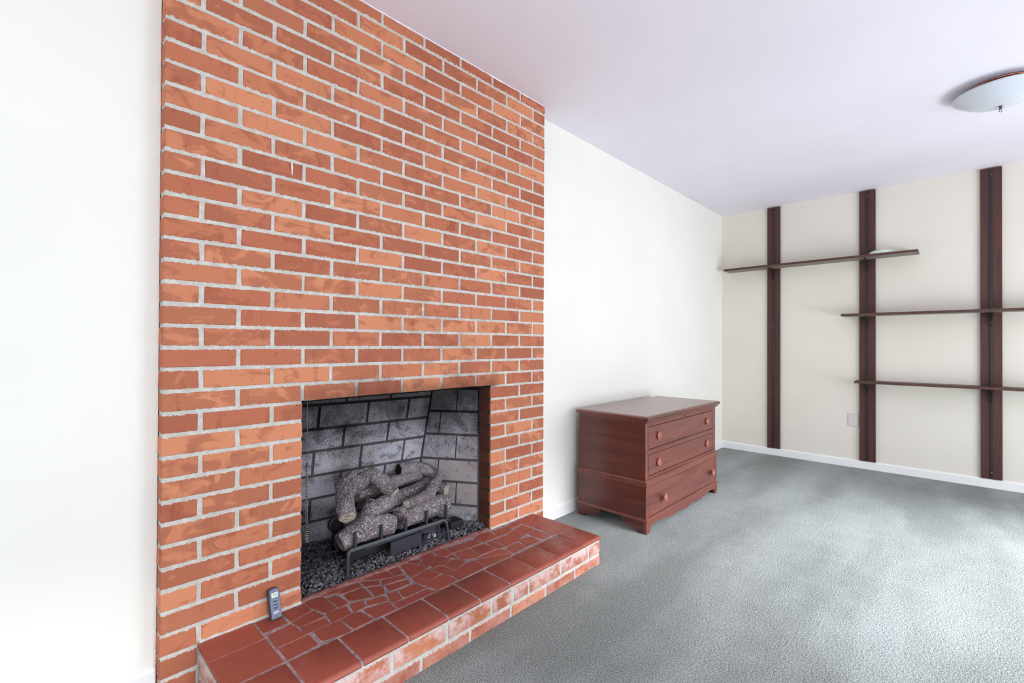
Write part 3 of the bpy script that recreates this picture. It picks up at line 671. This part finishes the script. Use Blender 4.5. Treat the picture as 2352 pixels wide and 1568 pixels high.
make_log('fireplace_log', 'forked grey bark log lying at the front left of the grate',
    [[(0.613,0.118,0.259,0.0376),(0.648,0.118,0.270,0.0426),(0.701,0.120,0.280,0.0445),(0.759,0.120,0.280,0.0444),(0.819,0.120,0.275,0.0454),(0.857,0.120,0.263,0.0425)],
     [(0.725,0.125,0.298,0.0416),(0.757,0.155,0.328,0.0313),(0.791,0.190,0.366,0.0237)]], [(1, 1, 'log_cut')])
make_log('fireplace_log', 'thick straight bark log lying at the front right behind the grate bars',
    [[(0.880,0.110,0.290,0.0450),(0.960,0.120,0.284,0.0459),(1.055,0.130,0.285,0.0468),(1.173,0.150,0.276,0.0466)]], [])
make_log('fireplace_log', 'thin bent log leaning over the thick front right log',
    [[(0.920,0.100,0.346,0.0205),(1.007,0.125,0.341,0.0250),(1.086,0.155,0.347,0.0281),(1.136,0.185,0.373,0.0273),(1.193,0.215,0.395,0.0240)]], [(0, 0, 'log_cut')])
make_log('fireplace_log', 'short log at the far right showing a pale round sawn end',
    [[(1.163,0.260,0.342,0.0301),(1.192,0.222,0.332,0.0320),(1.213,0.185,0.325,0.0319)]], [(0, 1, 'log_cut')])
make_log('fireplace_log', 'long pale-topped log running through the middle of the pile',
    [[(0.779,0.170,0.326,0.0345),(0.854,0.180,0.344,0.0355),(0.949,0.200,0.344,0.0339),(1.056,0.230,0.350,0.0339),(1.158,0.260,0.355,0.0313)]], [])
make_log('fireplace_log', 'stout forked log standing at the left with a pale end turned forward',
    [[(0.629,0.085,0.367,0.0355),(0.639,0.120,0.397,0.0361),(0.660,0.170,0.425,0.0364),(0.676,0.220,0.454,0.0355),(0.678,0.250,0.466,0.0274)],
     [(0.676,0.190,0.434,0.0335),(0.739,0.230,0.449,0.0364),(0.796,0.255,0.456,0.0321)], [(0.692,0.230,0.449,0.0239),(0.727,0.250,0.475,0.0261),(0.747,0.260,0.486,0.0211)]], [(0, 0, 'log_cut')])
make_log('fireplace_log', 'curved dark log arching down from the top of the pile to a pale sawn end',
    [[(0.795,0.275,0.481,0.0259),(0.830,0.250,0.466,0.0317),(0.864,0.225,0.438,0.0333),(0.887,0.195,0.403,0.0318),(0.900,0.170,0.382,0.0295)]], [(0, 1, 'log_cut')])
make_log('fireplace_log', 'long back log lying behind and under the arching log',
    [[(0.760,0.270,0.379,0.0248),(0.837,0.290,0.379,0.0329),(0.925,0.300,0.387,0.0321),(1.015,0.305,0.393,0.0311),(1.135,0.310,0.388,0.0283)]], [])
make_log('fireplace_log', 'topmost log at the back right with a charred left end',
    [[(1.021,0.325,0.441,0.0282),(1.093,0.320,0.438,0.0300),(1.159,0.308,0.421,0.0305),(1.200,0.290,0.401,0.0267),(1.207,0.280,0.417,0.0185)]], [(0, 0, 'log_char')])

# ------------------------------------------------------------------ grate, burner, receiver box
gr = tag(empty('fireplace_grate', (0.88, 0.10, 0.14)), 'black iron grate with five upright fingers holding the logs', 'grate'); GL = gr.location.copy()
def gtube(name, pts, r, n=8): bm = bmesh.new(); tube(bm, [Vector(p_)-GL for p_ in pts], r, n); return obj(name, bm, 'black_iron', gr)
def gbar(name, path, w, h):
    """flat bar: rectangular section swept along a path"""
    bm = bmesh.new(); pts = [Vector(p_)-GL for p_ in path]; T, N = frames(pts); rings = []
    for p_, t_, n_ in zip(pts, T, N):
        b_ = t_.cross(n_); rings.append([bm.verts.new(p_+n_*a*h/2+b_*b*w/2) for a, b in ((1, 1), (1, -1), (-1, -1), (-1, 1))])
    for a, b in zip(rings, rings[1:]):
        for i in range(4): bm.faces.new((a[i], a[(i+1) % 4], b[(i+1) % 4], b[i]))
    bm.faces.new(rings[0]); bm.faces.new(rings[-1]); return obj(name, bm, 'black_iron', gr)
gbar('front_rail', [(0.612,0.052,0.139),(0.616,0.055,0.225),(0.619,0.057,0.235),(0.630,0.060,0.2405),(0.87,0.060,0.2385),(1.095,0.060,0.2370),(1.108,0.059,0.232),(1.114,0.057,0.222),(1.122,0.052,0.139)], 0.012, 0.012)
gbar('back_rail', [(0.70,0.315,0.139),(0.70,0.315,0.225),(0.706,0.315,0.236),(0.88,0.315,0.236),(1.055,0.315,0.236),(1.06,0.315,0.225),(1.06,0.315,0.139)], 0.012, 0.012)
for x_ in (0.653, 0.773, 0.893, 1.006, 1.119):
    xb = 0.88+(x_-0.88)*0.75
    gbar('finger_bar', [(x_,0.066,0.303),(x_,0.067,0.245),(x_,0.072,0.2365),(x_+(xb-x_)*0.1,0.085,0.2325),(xb,0.312,0.2335)], 0.011, 0.011)
bu = tag(empty('gas_burner', (0.95, 0.10, 0.14)), 'black gas burner with control cover, valve plate and small chrome knobs under the grate', 'burner'); BL = bu.location.copy()
def bbox(name, x0, x1, y0, y1, z0, z1, mat, bev=0.001, par=None): return boxo(name, x0-BL.x, x1-BL.x, y0-BL.y, y1-BL.y, z0-BL.z, z1-BL.z, mat, par or bu, bev)
bbox('burner_pan', 0.66, 1.11, 0.130, 0.30, 0.160, 0.205, 'black_box', 0.003)
bm = bmesh.new(); lathe(bm, [(0.030, 0), (0.034, 0.006), (0.034, 0.020), (0.028, 0.024), (0.004, 0.018)], 24, Matrix.Translation(Vector((0.645, 0.235, 0.300))-BL) @ Matrix.Rotation(math.radians(90), 4, 'X')); obj('air_shutter', bm, 'black_box', bu)
bm = bmesh.new(); tube(bm, [Vector((0.645, 0.240, 0.290))-BL, Vector((0.650, 0.240, 0.20))-BL, Vector((0.665, 0.235, 0.185))-BL], 0.010, 10); obj('riser_pipe', bm, 'black_box', bu)
bbox('control_cover', 0.822, 0.984, 0.070, 0.078, 0.152, 0.212, 'black_iron', 0.002); bbox('cover_side', 0.980, 0.984, 0.078, 0.115, 0.152, 0.212, 'black_iron')
bbox('support_bar', 0.70, 1.10, 0.074, 0.082, 0.214, 0.224, 'black_iron'); bbox('valve_plate', 0.992, 1.094, 0.080, 0.084, 0.155, 0.214, 'black_iron')
def disc(name, c, r, d, mat, ring=0.0):
    bm = bmesh.new(); Mx = Matrix.Translation(Vector(c)-BL) @ Matrix.Rotation(math.radians(90), 4, 'X')
    prof = [(r*0.98, 0), (r, d*0.2), (r, d*0.8), (r*0.85, d)] if not ring else [(ring, 0), (r, 0), (r, d), (ring, d), (ring, 0)]
    lathe(bm, prof, 18, Mx); return obj(name, bm, mat, bu, smooth=False)
disc('knob', (1.000, 0.080, 0.184), 0.013, 0.016, 'black_box'); disc('chrome_ring', (1.019, 0.0665, 0.183), 0.0085, 0.003, 'chrome', 0.005)
disc('knob', (1.019, 0.080, 0.183), 0.0085, 0.013, 'black_box'); disc('chrome_knob', (1.054, 0.080, 0.175), 0.009, 0.015, 'chrome'); disc('valve_boss', (1.083, 0.080, 0.170), 0.012, 0.008, 'black_iron')
bbox('toggle_switch', 1.070, 1.084, 0.0765, 0.080, 0.188, 0.208, 'black_box')
bm = bmesh.new(); tube(bm, [Vector(q)-BL for q in catmull([(1.06,0.085,0.215),(1.085,0.080,0.221),(1.10,0.065,0.219),(1.125,0.055,0.222),(1.138,0.060,0.231),(1.12,0.075,0.232)], 5)], 0.0013, 6); obj('igniter_wire', bm, 'steel_wire', bu)
bm = bmesh.new(); tube(bm, [Vector(q)-BL for q in catmull([(0.55,0.300,0.170),(0.60,0.265,0.170),(0.66,0.225,0.180)], 5)], 0.0045, 10); obj('gas_pipe', bm, 'black_iron', bu)
bx_ = boxo('receiver_box', 1.178, 1.262, 0.105, 0.175, 0.132, 0.186, 'black_box', None, 0.004, 2); tag(bx_, 'small matte black receiver box half buried in the rocks beside the grate', 'box')

# ------------------------------------------------------------------ damper chain
dc = tag(empty('damper_chain', (0.487, 0.14, 0.29)), 'thin steel damper chain with a coiled spring handle hanging at the left of the firebox', 'chain'); DL = dc.location.copy()
bm = bmesh.new(); tube(bm, [Vector((0,0,0.312+0.0)), Vector((0,0,0.69))], 0.0012, 6); obj('pull_wire', bm, 'steel_wire', dc)
bm = bmesh.new(); box(bm, -0.004, 0.004, -0.003, 0.003, 0.296, 0.314, 0.001); obj('connector', bm, 'bronze', dc)
bm = bmesh.new(); L_ = 0.0085
tube(bm, [(0.0048*math.cos(a), 0, 0.0085*math.sin(a)) for a in [2*math.pi*k/14 for k in range(14)]], 0.0016, 6, False, True); lk = tomesh(bm, 'link', True); lk.materials.append(M['steel_wire'])
nl = 17
for i in range(nl):
    link('link', lk, None, dc, (random.uniform(-0.0008, 0.0008), 0, 0.291-i*0.0128), (0, random.uniform(-0.15, 0.15), math.radians(90 if i % 2 else 10)))
bm = bmesh.new(); hp = []
for k in range(0, 8*14+1):
    a = 2*math.pi*k/14; z_ = 0.070-0.064*k/(8*14); f = k/(8*14); rr = 0.0045+0.0085*math.sin(min(1, f*1.5)*math.pi/2)
    if f > 0.9: rr *= 0.9
    hp.append((rr*math.cos(a), rr*math.sin(a), z_))
tube(bm, hp, 0.0021, 6); obj('spring_handle', bm, 'steel_wire', dc, True)

# ------------------------------------------------------------------ remote control leaning on the bricks
rc = tag(empty('remote_control', (0.3125, -0.040, HZ+0.0012)), 'small grey-blue fireplace remote control leaning against the bricks on the hearth', 'remote control'); rc.rotation_euler = (math.radians(-17.5), 0, math.radians(2))
def rbox(name, x0, x1, y0, y1, z0, z1, mat, bev, seg=2, par=None): 
    o = boxo(name, x0, x1, y0, y1, z0, z1, mat, par or rc, bev, seg); return o
bm = bmesh.new()
ol = [(-0.0165, 0.0), (0.0165, 0.0), (0.0180, 0.004), (0.0180, 0.090), (0.0170, 0.0945), (0.009, 0.0975), (0, 0.0985), (-0.009, 0.0975), (-0.0170, 0.0945), (-0.0180, 0.090), (-0.0180, 0.004)]
prism(bm, ol, 1, -0.008, 0.010); bmesh.ops.bevel(bm, geom=[e for e in bm.edges if abs(e.verts[0].co.y-e.verts[1].co.y) < 1e-6], offset=0.0022, segments=2, affect='EDGES'); obj('case', bm, 'remote_case', rc)
bm = bmesh.new(); prism(bm, [(x_*0.86, 0.004+z_*0.92) for x_, z_ in ol], 1, -0.0094, -0.006); obj('face_plate', bm, 'remote_face', rc)
rbox('button_panel', -0.0105, 0.0105, -0.0102, -0.0090, 0.0300, 0.0625, 'remote_face', 0.0004, 1)
rbox('screen_bezel', -0.0122, 0.0122, -0.0102, -0.0088, 0.0660, 0.0860, 'remote_case', 0.0005, 1)
sc_ = rbox('screen', -0.0108, 0.0108, -0.0107, -0.0095, 0.0675, 0.0845, 'lcd', 0.0004, 1)
for z_ in (0.0565, 0.0460, 0.0355):
    bm = bmesh.new(); prism(bm, [(0.0055*math.copysign(abs(math.cos(a))**0.7, math.cos(a)), z_+0.0024*math.sin(a)) for a in [2*math.pi*k/16 for k in range(16)]], 1, -0.0122, -0.0098); obj('button', bm, 'remote_button', rc)
    bm = bmesh.new(); prism(bm, [(-0.0022, z_+0.0030), (0.0022, z_+0.0030), (0, z_+0.0050)], 1, -0.0105, -0.0099); obj('button_mark', bm, 'print_white', rc)
for body, sz, zz, yy, mat, bd, nm in (('70', 0.0135, 0.0758, -0.0109, 'lcd_digit', 0.0, 'display_digits'), ('EW', 0.0110, 0.0205, -0.0097, 'print_white', 0.0002, 'lettering')):
    me = text_mesh(body, sz, bd); o = link(nm, me, mat, rc, (0, yy, zz), (math.radians(90), 0, 0))
bm = bmesh.new(); prism(bm, [(-0.0062, 0.0060), (-0.0048, 0.0060), (0, 0.0105), (0.0048, 0.0060), (0.0062, 0.0060), (0, 0.0122)], 1, -0.0099, -0.0092); obj('chevron', bm, 'remote_case', rc)

# ------------------------------------------------------------------ blanket chest
ch = tag(empty('blanket_chest', (2.687, -0.20, 0.0)), 'reddish brown mahogany blanket chest with round wooden knobs standing against the white wall', 'chest'); CL = ch.location.copy()
def cobj(name, bm, mat, par=None, smooth=False):
    for v in bm.verts: v.co -= CL
    return obj(name, bm, mat, par or ch, smooth)
UX0, UX1, UY0, UY1 = 2.163, 3.213, -0.424, 0.032
LX0, LX1, LY0, LY1 = 2.155, 3.221, -0.432, 0.036
bm = bmesh.new(); rect_loft(bm, [(0.004, 0.628), (0.010, 0.634), (0.010, 0.640), (0.016, 0.644), (0.022, 0.650), (0.024, 0.656), (0.022, 0.662), (0.012, 0.667), (0.002, 0.669)], UX0, UX1, UY0-0.004, UY1-0.012); cobj('lid', bm, 'mahogany_top')
bm = bmesh.new(); box(bm, UX0, UX0+0.018, UY0+0.001, UY1, 0.29, 0.630, 0.0012); cobj('side_panel', bm, 'mahogany_side_shaded')
bm = bmesh.new(); box(bm, UX1-0.018, UX1, UY0+0.001, UY1, 0.29, 0.630, 0.0012); cobj('side_panel', bm, 'mahogany_side_shaded')
bm = bmesh.new(); box(bm, UX0+0.018, UX1-0.018, UY0+0.012, UY1, 0.29, 0.626); cobj('case', bm, 'mahogany_front')
for z0, z1 in ((0.605, 0.630), (0.442, 0.470), (0.290, 0.318)):
    bm = bmesh.new(); box(bm, UX0+0.0005, UX1-0.0005, UY0, UY0+0.016, z0, z1, 0.0012); cobj('rail', bm, 'mahogany_front')
for x0, x1 in ((UX0+0.0005, UX0+0.036), (UX1-0.050, UX1-0.0005)):
    bm = bmesh.new(); box(bm, x0, x1, UY0+0.0003, UY0+0.016, 0.300, 0.625, 0.0012); cobj('stile', bm, 'mahogany_front')
def knob(par, x_, z_, y_, prof):
    bm = bmesh.new(); lathe(bm, prof, 28, Matrix.Translation((x_, y_, z_)) @ Matrix.Rotation(math.radians(90), 4, 'X')); 
    for v in bm.verts: v.co -= CL
    o = obj('knob', bm, 'knob_wood', par); 
    return o
KF = [(0.018, 0), (0.024, 0.003), (0.0255, 0.008), (0.023, 0.012), (0.020, 0.0125), (0.0185, 0.010), (0.0165, 0.0125), (0.0135, 0.013), (0.012, 0.0105), (0.009, 0.013), (0.004, 0.0145)]
KP = [(0.011, 0), (0.011, 0.012), (0.018, 0.018), (0.0235, 0.022), (0.0245, 0.026), (0.0225, 0.030), (0.019, 0.0305), (0.0175, 0.0285), (0.0155, 0.031), (0.012, 0.0315), (0.0105, 0.029), (0.007, 0.032), (0.003, 0.033)]
for z0, z1 in ((0.472, 0.603), (0.320, 0.440)):
    bm = bmesh.new(); x0, x1 = UX0+0.041, UX1-0.058
    rect = [(x0, z0), (x1, z0), (x1, z1), (x0, z1)]
    box(bm, x0, x1, UY0-0.001, UY0+0.012, z0+0.0008, z1-0.0008, 0.003); d = cobj('drawer_front', bm, 'mahogany_front')
    for x_ in (2.318, 3.046): knob(d, x_, (z0+z1)/2+0.002, UY0-0.0008, KF)
bm = bmesh.new(); lathe(bm, [(0.0095, 0), (0.0095, 0.002), (0.006, 0.0035), (0.0055, 0.0015), (0.001, 0.0015)], 18, Matrix.Translation((2.683, UY0, 0.6175)) @ Matrix.Rotation(math.radians(90), 4, 'X')); cobj('keyhole', bm, 'bronze')
bm = bmesh.new(); rect_loft(bm, [(0.001, 0.262), (0.006, 0.266), (0.008, 0.274), (0.006, 0.281), (0.009, 0.285), (0.008, 0.292), (0.0, 0.300)], LX0+0.004, LX1-0.004, LY0+0.004, LY1-0.004); cobj('waist_moulding', bm, 'mahogany_front')
for x0, x1 in ((LX0, LX0+0.018), (LX1-0.018, LX1)):
    bm = bmesh.new(); box(bm, x0, x1, LY0+0.001, LY1, 0.074, 0.270, 0.0012); cobj('side_panel', bm, 'mahogany_side_shaded')
bm = bmesh.new(); box(bm, LX0+0.018, LX1-0.018, LY0+0.014, LY1, 0.078, 0.268); cobj('case', bm, 'mahogany_front')
for x0, x1 in ((LX0+0.0005, LX0+0.034), (LX1-0.036, LX1-0.0005)):
    bm = bmesh.new(); box(bm, x0, x1, LY0, LY0+0.016, 0.076, 0.268, 0.0012); cobj('stile', bm, 'mahogany_front')
bm = bmesh.new(); box(bm, LX0+0.037, LX1-0.039, LY0+0.001, LY0+0.014, 0.088, 0.263, 0.002); d = cobj('drawer_front', bm, 'mahogany_front')
for x_, z_ in ((2.350, 0.171), (3.093, 0.174)): knob(d, x_, z_, LY0+0.001, KP)
bm = bmesh.new(); rect_loft(bm, [(0.0, 0.068), (0.006, 0.069), (0.008, 0.074), (0.006, 0.079), (0.003, 0.082), (0.002, 0.087), (-0.004, 0.0875)], LX0, LX1, LY0, LY1-0.004); cobj('base_moulding', bm, 'mahogany_front')
AP = [(LX0-0.002, 0.070), (LX0-0.002, 0.0), (2.190, 0.0), (2.196, 0.010), (2.200, 0.022), (2.215, 0.033), (2.240, 0.040), (2.300, 0.042), (2.380, 0.034), (2.450, 0.026), (2.520, 0.023), (2.560, 0.027), (2.585, 0.034), (2.600, 0.032), (2.625, 0.024), (2.655, 0.020), (2.690, 0.0185), (2.722, 0.020), (2.752, 0.024), (2.777, 0.032), (2.792, 0.034), (2.817, 0.027), (2.857, 0.023), (2.927, 0.026), (2.997, 0.034), (3.077, 0.042), (3.137, 0.040), (3.162, 0.033), (3.177, 0.022), (3.181, 0.010), (3.187, 0.0), (LX1+0.002, 0.0), (LX1+0.002, 0.070)]
bm = bmesh.new(); prism(bm, AP, 1, LY0-0.002, LY0+0.016); cobj('front_apron', bm, 'mahogany_front')
for x0, x1 in ((LX0-0.002, LX0+0.016), (LX1-0.016, LX1+0.002)):
    bm = bmesh.new(); prism(bm, [(LY1, 0.069), (LY1, 0.0), (-0.010, 0.0), (-0.013, 0.014), (-0.022, 0.026), (-0.034, 0.029), (-0.044, 0.024), (-0.052, 0.020), (-0.075, 0.024), (-0.103, 0.033), (-0.118, 0.044), (-0.126, 0.056), (-0.126, 0.069)], 0, x0, x1); cobj('bracket_foot', bm, 'mahogany_side_shaded')
    bm = bmesh.new(); prism(bm, [(LY0+0.0165, 0.069), (LY0+0.0165, 0.0), (-0.392, 0.0), (-0.382, 0.010), (-0.376, 0.022), (-0.366, 0.028), (-0.352, 0.026), (-0.338, 0.022), (-0.318, 0.028), (-0.298, 0.038), (-0.286, 0.050), (-0.283, 0.060), (-0.283, 0.069)], 0, x0, x1); cobj('bracket_foot', bm, 'mahogany_side_shaded')

# ------------------------------------------------------------------ shelving on the far wall
UPR = [(-0.456, -0.344, 'narrow dark wooden shelf upright nearest the corner by the chest'), (-1.192, -1.080, 'dark wooden shelf upright beside the electrical outlet'), (-1.945, -1.830, 'dark wooden shelf upright nearest the ceiling lamp, rightmost of three')]
yc_of = []
for y0, y1, lab in UPR:
    up = tag(empty('shelf_upright', (XF, (y0+y1)/2, 0.070)), lab, 'upright', 'shelf uprights on the far wall'); yc = (y0+y1)/2; yc_of.append(yc)
    zt = 2.432-0.070
    boxo('board', -0.020, -0.0005, y0-yc, y1-yc, 0, zt, 'walnut_upright', up, 0.0012)
    st = boxo('slotted_standard', -0.0285, -0.020, -0.0075, 0.0075, 0.012, zt-0.01, 'slotted_steel', up, 0.0008)
    for z_ in (0.05, zt*0.5, zt-0.05):
        bm = bmesh.new(); lathe(bm, [(0.003, 0), (0.003, 0.0008), (0.0015, 0.0015)], 10, Matrix.Translation((-0.0284, 0, z_)) @ Matrix.Rotation(math.radians(-90), 4, 'Y')); obj('screw', bm, 'chrome', up)
def shelf(y0, y1, z0, z1, ups, lab):
    r_ = tag(empty('wall_shelf', (XF, (y0+y1)/2, z0)), lab, 'shelf', 'wall shelves'); yc = (y0+y1)/2
    boxo('board', -0.200, -0.0287, y0-yc, y1-yc, 0, z1-z0, 'walnut_shelf', r_, 0.0012)
    bo = r_.children[0] if r_.children else [o for o in COL.objects if o.parent == r_][0]
    bo.data.materials.append(M['shelf_underside_lit'])  # bottom faces carry the painted floor reflection
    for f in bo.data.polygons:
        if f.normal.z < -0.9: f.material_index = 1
    for yu in ups:
        bm = bmesh.new(); d = yu-yc
        prism(bm, [(-0.0287, -0.001), (-0.178, -0.001), (-0.186, -0.006), (-0.178, -0.014), (-0.115, -0.022), (-0.072, -0.036), (-0.050, -0.060), (-0.040, -0.095), (-0.0287, -0.105)], 1, d-0.0035, d+0.0035); obj('bracket', bm, 'bracket_steel', r_)
    return r_
shelf(-1.478, 0.0100, 1.8260, 1.8460, yc_of[:2], 'highest dark wooden wall shelf with its left end touching the corner')
shelf(-2.48, -0.9717, 1.3320, 1.3517, yc_of[1:], 'dark wooden wall shelf at middle height, above the outlet')
shelf(-2.48, -1.0666, 0.7575, 0.7765, yc_of[1:], 'lowest dark wooden wall shelf, running right from beside the outlet')
bm = bmesh.new(); lathe(bm, [(0.020, 0.034), (0.050, 0.0335), (0.072, 0.029), (0.086, 0.017), (0.091, 0.002), (0.087, 0.0), (0.080, 0.005), (0.055, 0.025), (0.015, 0.028)], 36)
tag(obj('dish', bm, 'dish_glaze', None, True, (XF-0.115, -1.245, 1.8462)), 'small pale green dish lying upside down on the highest shelf', 'dish')
# outlet
ou = tag(empty('electrical_outlet', (XF, -1.0335, 0.420)), 'beige wall outlet with two receptacles beside a dark shelf upright', 'outlet')
boxo('cover_plate', -0.0065, -0.0003, -0.037, 0.037, -0.0575, 0.0575, 'outlet_plate', ou, 0.0022, 2)
for z_ in (0.0195, -0.0195):
    bm = bmesh.new(); prism(bm, [(0.0165*math.copysign(abs(math.cos(a))**0.6, math.cos(a)), z_+0.0140*math.copysign(abs(math.sin(a))**0.8, math.sin(a))) for a in [2*math.pi*k/24 for k in range(24)]], 0, -0.0080, -0.006); rcp = obj('receptacle', bm, 'outlet_face', ou)
    for y_, w in ((0.0065, 0.0022), (-0.0065, 0.0018)):
        bm = bmesh.new(); box(bm, -0.0083, -0.0075, y_-w/2, y_+w/2, z_-0.001, z_+0.0075); obj('slot', bm, 'slot_dark', rcp)
    bm = bmesh.new(); lathe(bm, [(0.0026, 0), (0.0026, 0.0008)], 10, Matrix.Translation((-0.0076, 0, z_-0.0075)) @ Matrix.Rotation(math.radians(-90), 4, 'Y')); obj('slot', bm, 'slot_dark', rcp)
bm = bmesh.new(); lathe(bm, [(0.003, 0), (0.003, 0.0008), (0.001, 0.0014)], 12, Matrix.Translation((-0.0065, 0, 0)) @ Matrix.Rotation(math.radians(-90), 4, 'Y')); obj('screw', bm, 'steel_wire', ou)

# ------------------------------------------------------------------ ceiling lamp (switched off)
la = tag(empty('ceiling_lamp', (3.231, -1.868, ZC)), 'ceiling lamp with a shallow white glass bowl and a small ring finial', 'lamp')
zr = 2.400-ZC; rr, hh = 0.186, 0.071; Rs = (rr*rr+hh*hh)/(2*hh); am = math.asin(rr/Rs)
prof = [(Rs*math.sin(am*k/18), zr-hh+Rs*(1-math.cos(am*k/18))) for k in range(19)]
prof += [(r_-0.004 if i else r_-0.004, z_+0.0015) for i, (r_, z_) in enumerate(reversed(prof[1:]))]
bm = bmesh.new(); lathe(bm, prof, 64); obj('glass_bowl', bm, 'milk_glass', la, True)
bm = bmesh.new(); lathe(bm, [(0.125, 0), (0.1275, -0.004), (0.125, -0.009), (0.110, -0.013), (0.030, -0.015), (0.012, -0.020)], 40); obj('canopy', bm, 'copper', la, True)
bm = bmesh.new(); lathe(bm, [(0.006, -0.02), (0.006, zr-hh-0.002)], 14); obj('stem', bm, 'bronze', la)
for k in range(2):
    bm = bmesh.new(); s_ = 1 if k else -1; lathe(bm, [(0.012, -0.03), (0.014, -0.04), (0.024, -0.055), (0.022, -0.070), (0.004, -0.076)], 18, Matrix.Translation((0.045*s_, 0.02*s_, 0.012))); obj('bulb', bm, 'milk_glass', la, True)
fz = zr-hh
bm = bmesh.new(); lathe(bm, [(0.008, fz+0.001), (0.008, fz-0.002), (0.0045, fz-0.005), (0.0065, fz-0.009), (0.0045, fz-0.014), (0.003, fz-0.016)], 18); fi = obj('finial', bm, 'bronze', la, True)
bm = bmesh.new(); tube(bm, [(0.0075*math.cos(a)*0.69, -0.0075*math.cos(a)*0.72, fz-0.023+0.0075*math.sin(a)) for a in [2*math.pi*k/18 for k in range(18)]], 0.0014, 6, False, True); obj('ring', bm, 'bronze', fi, True)
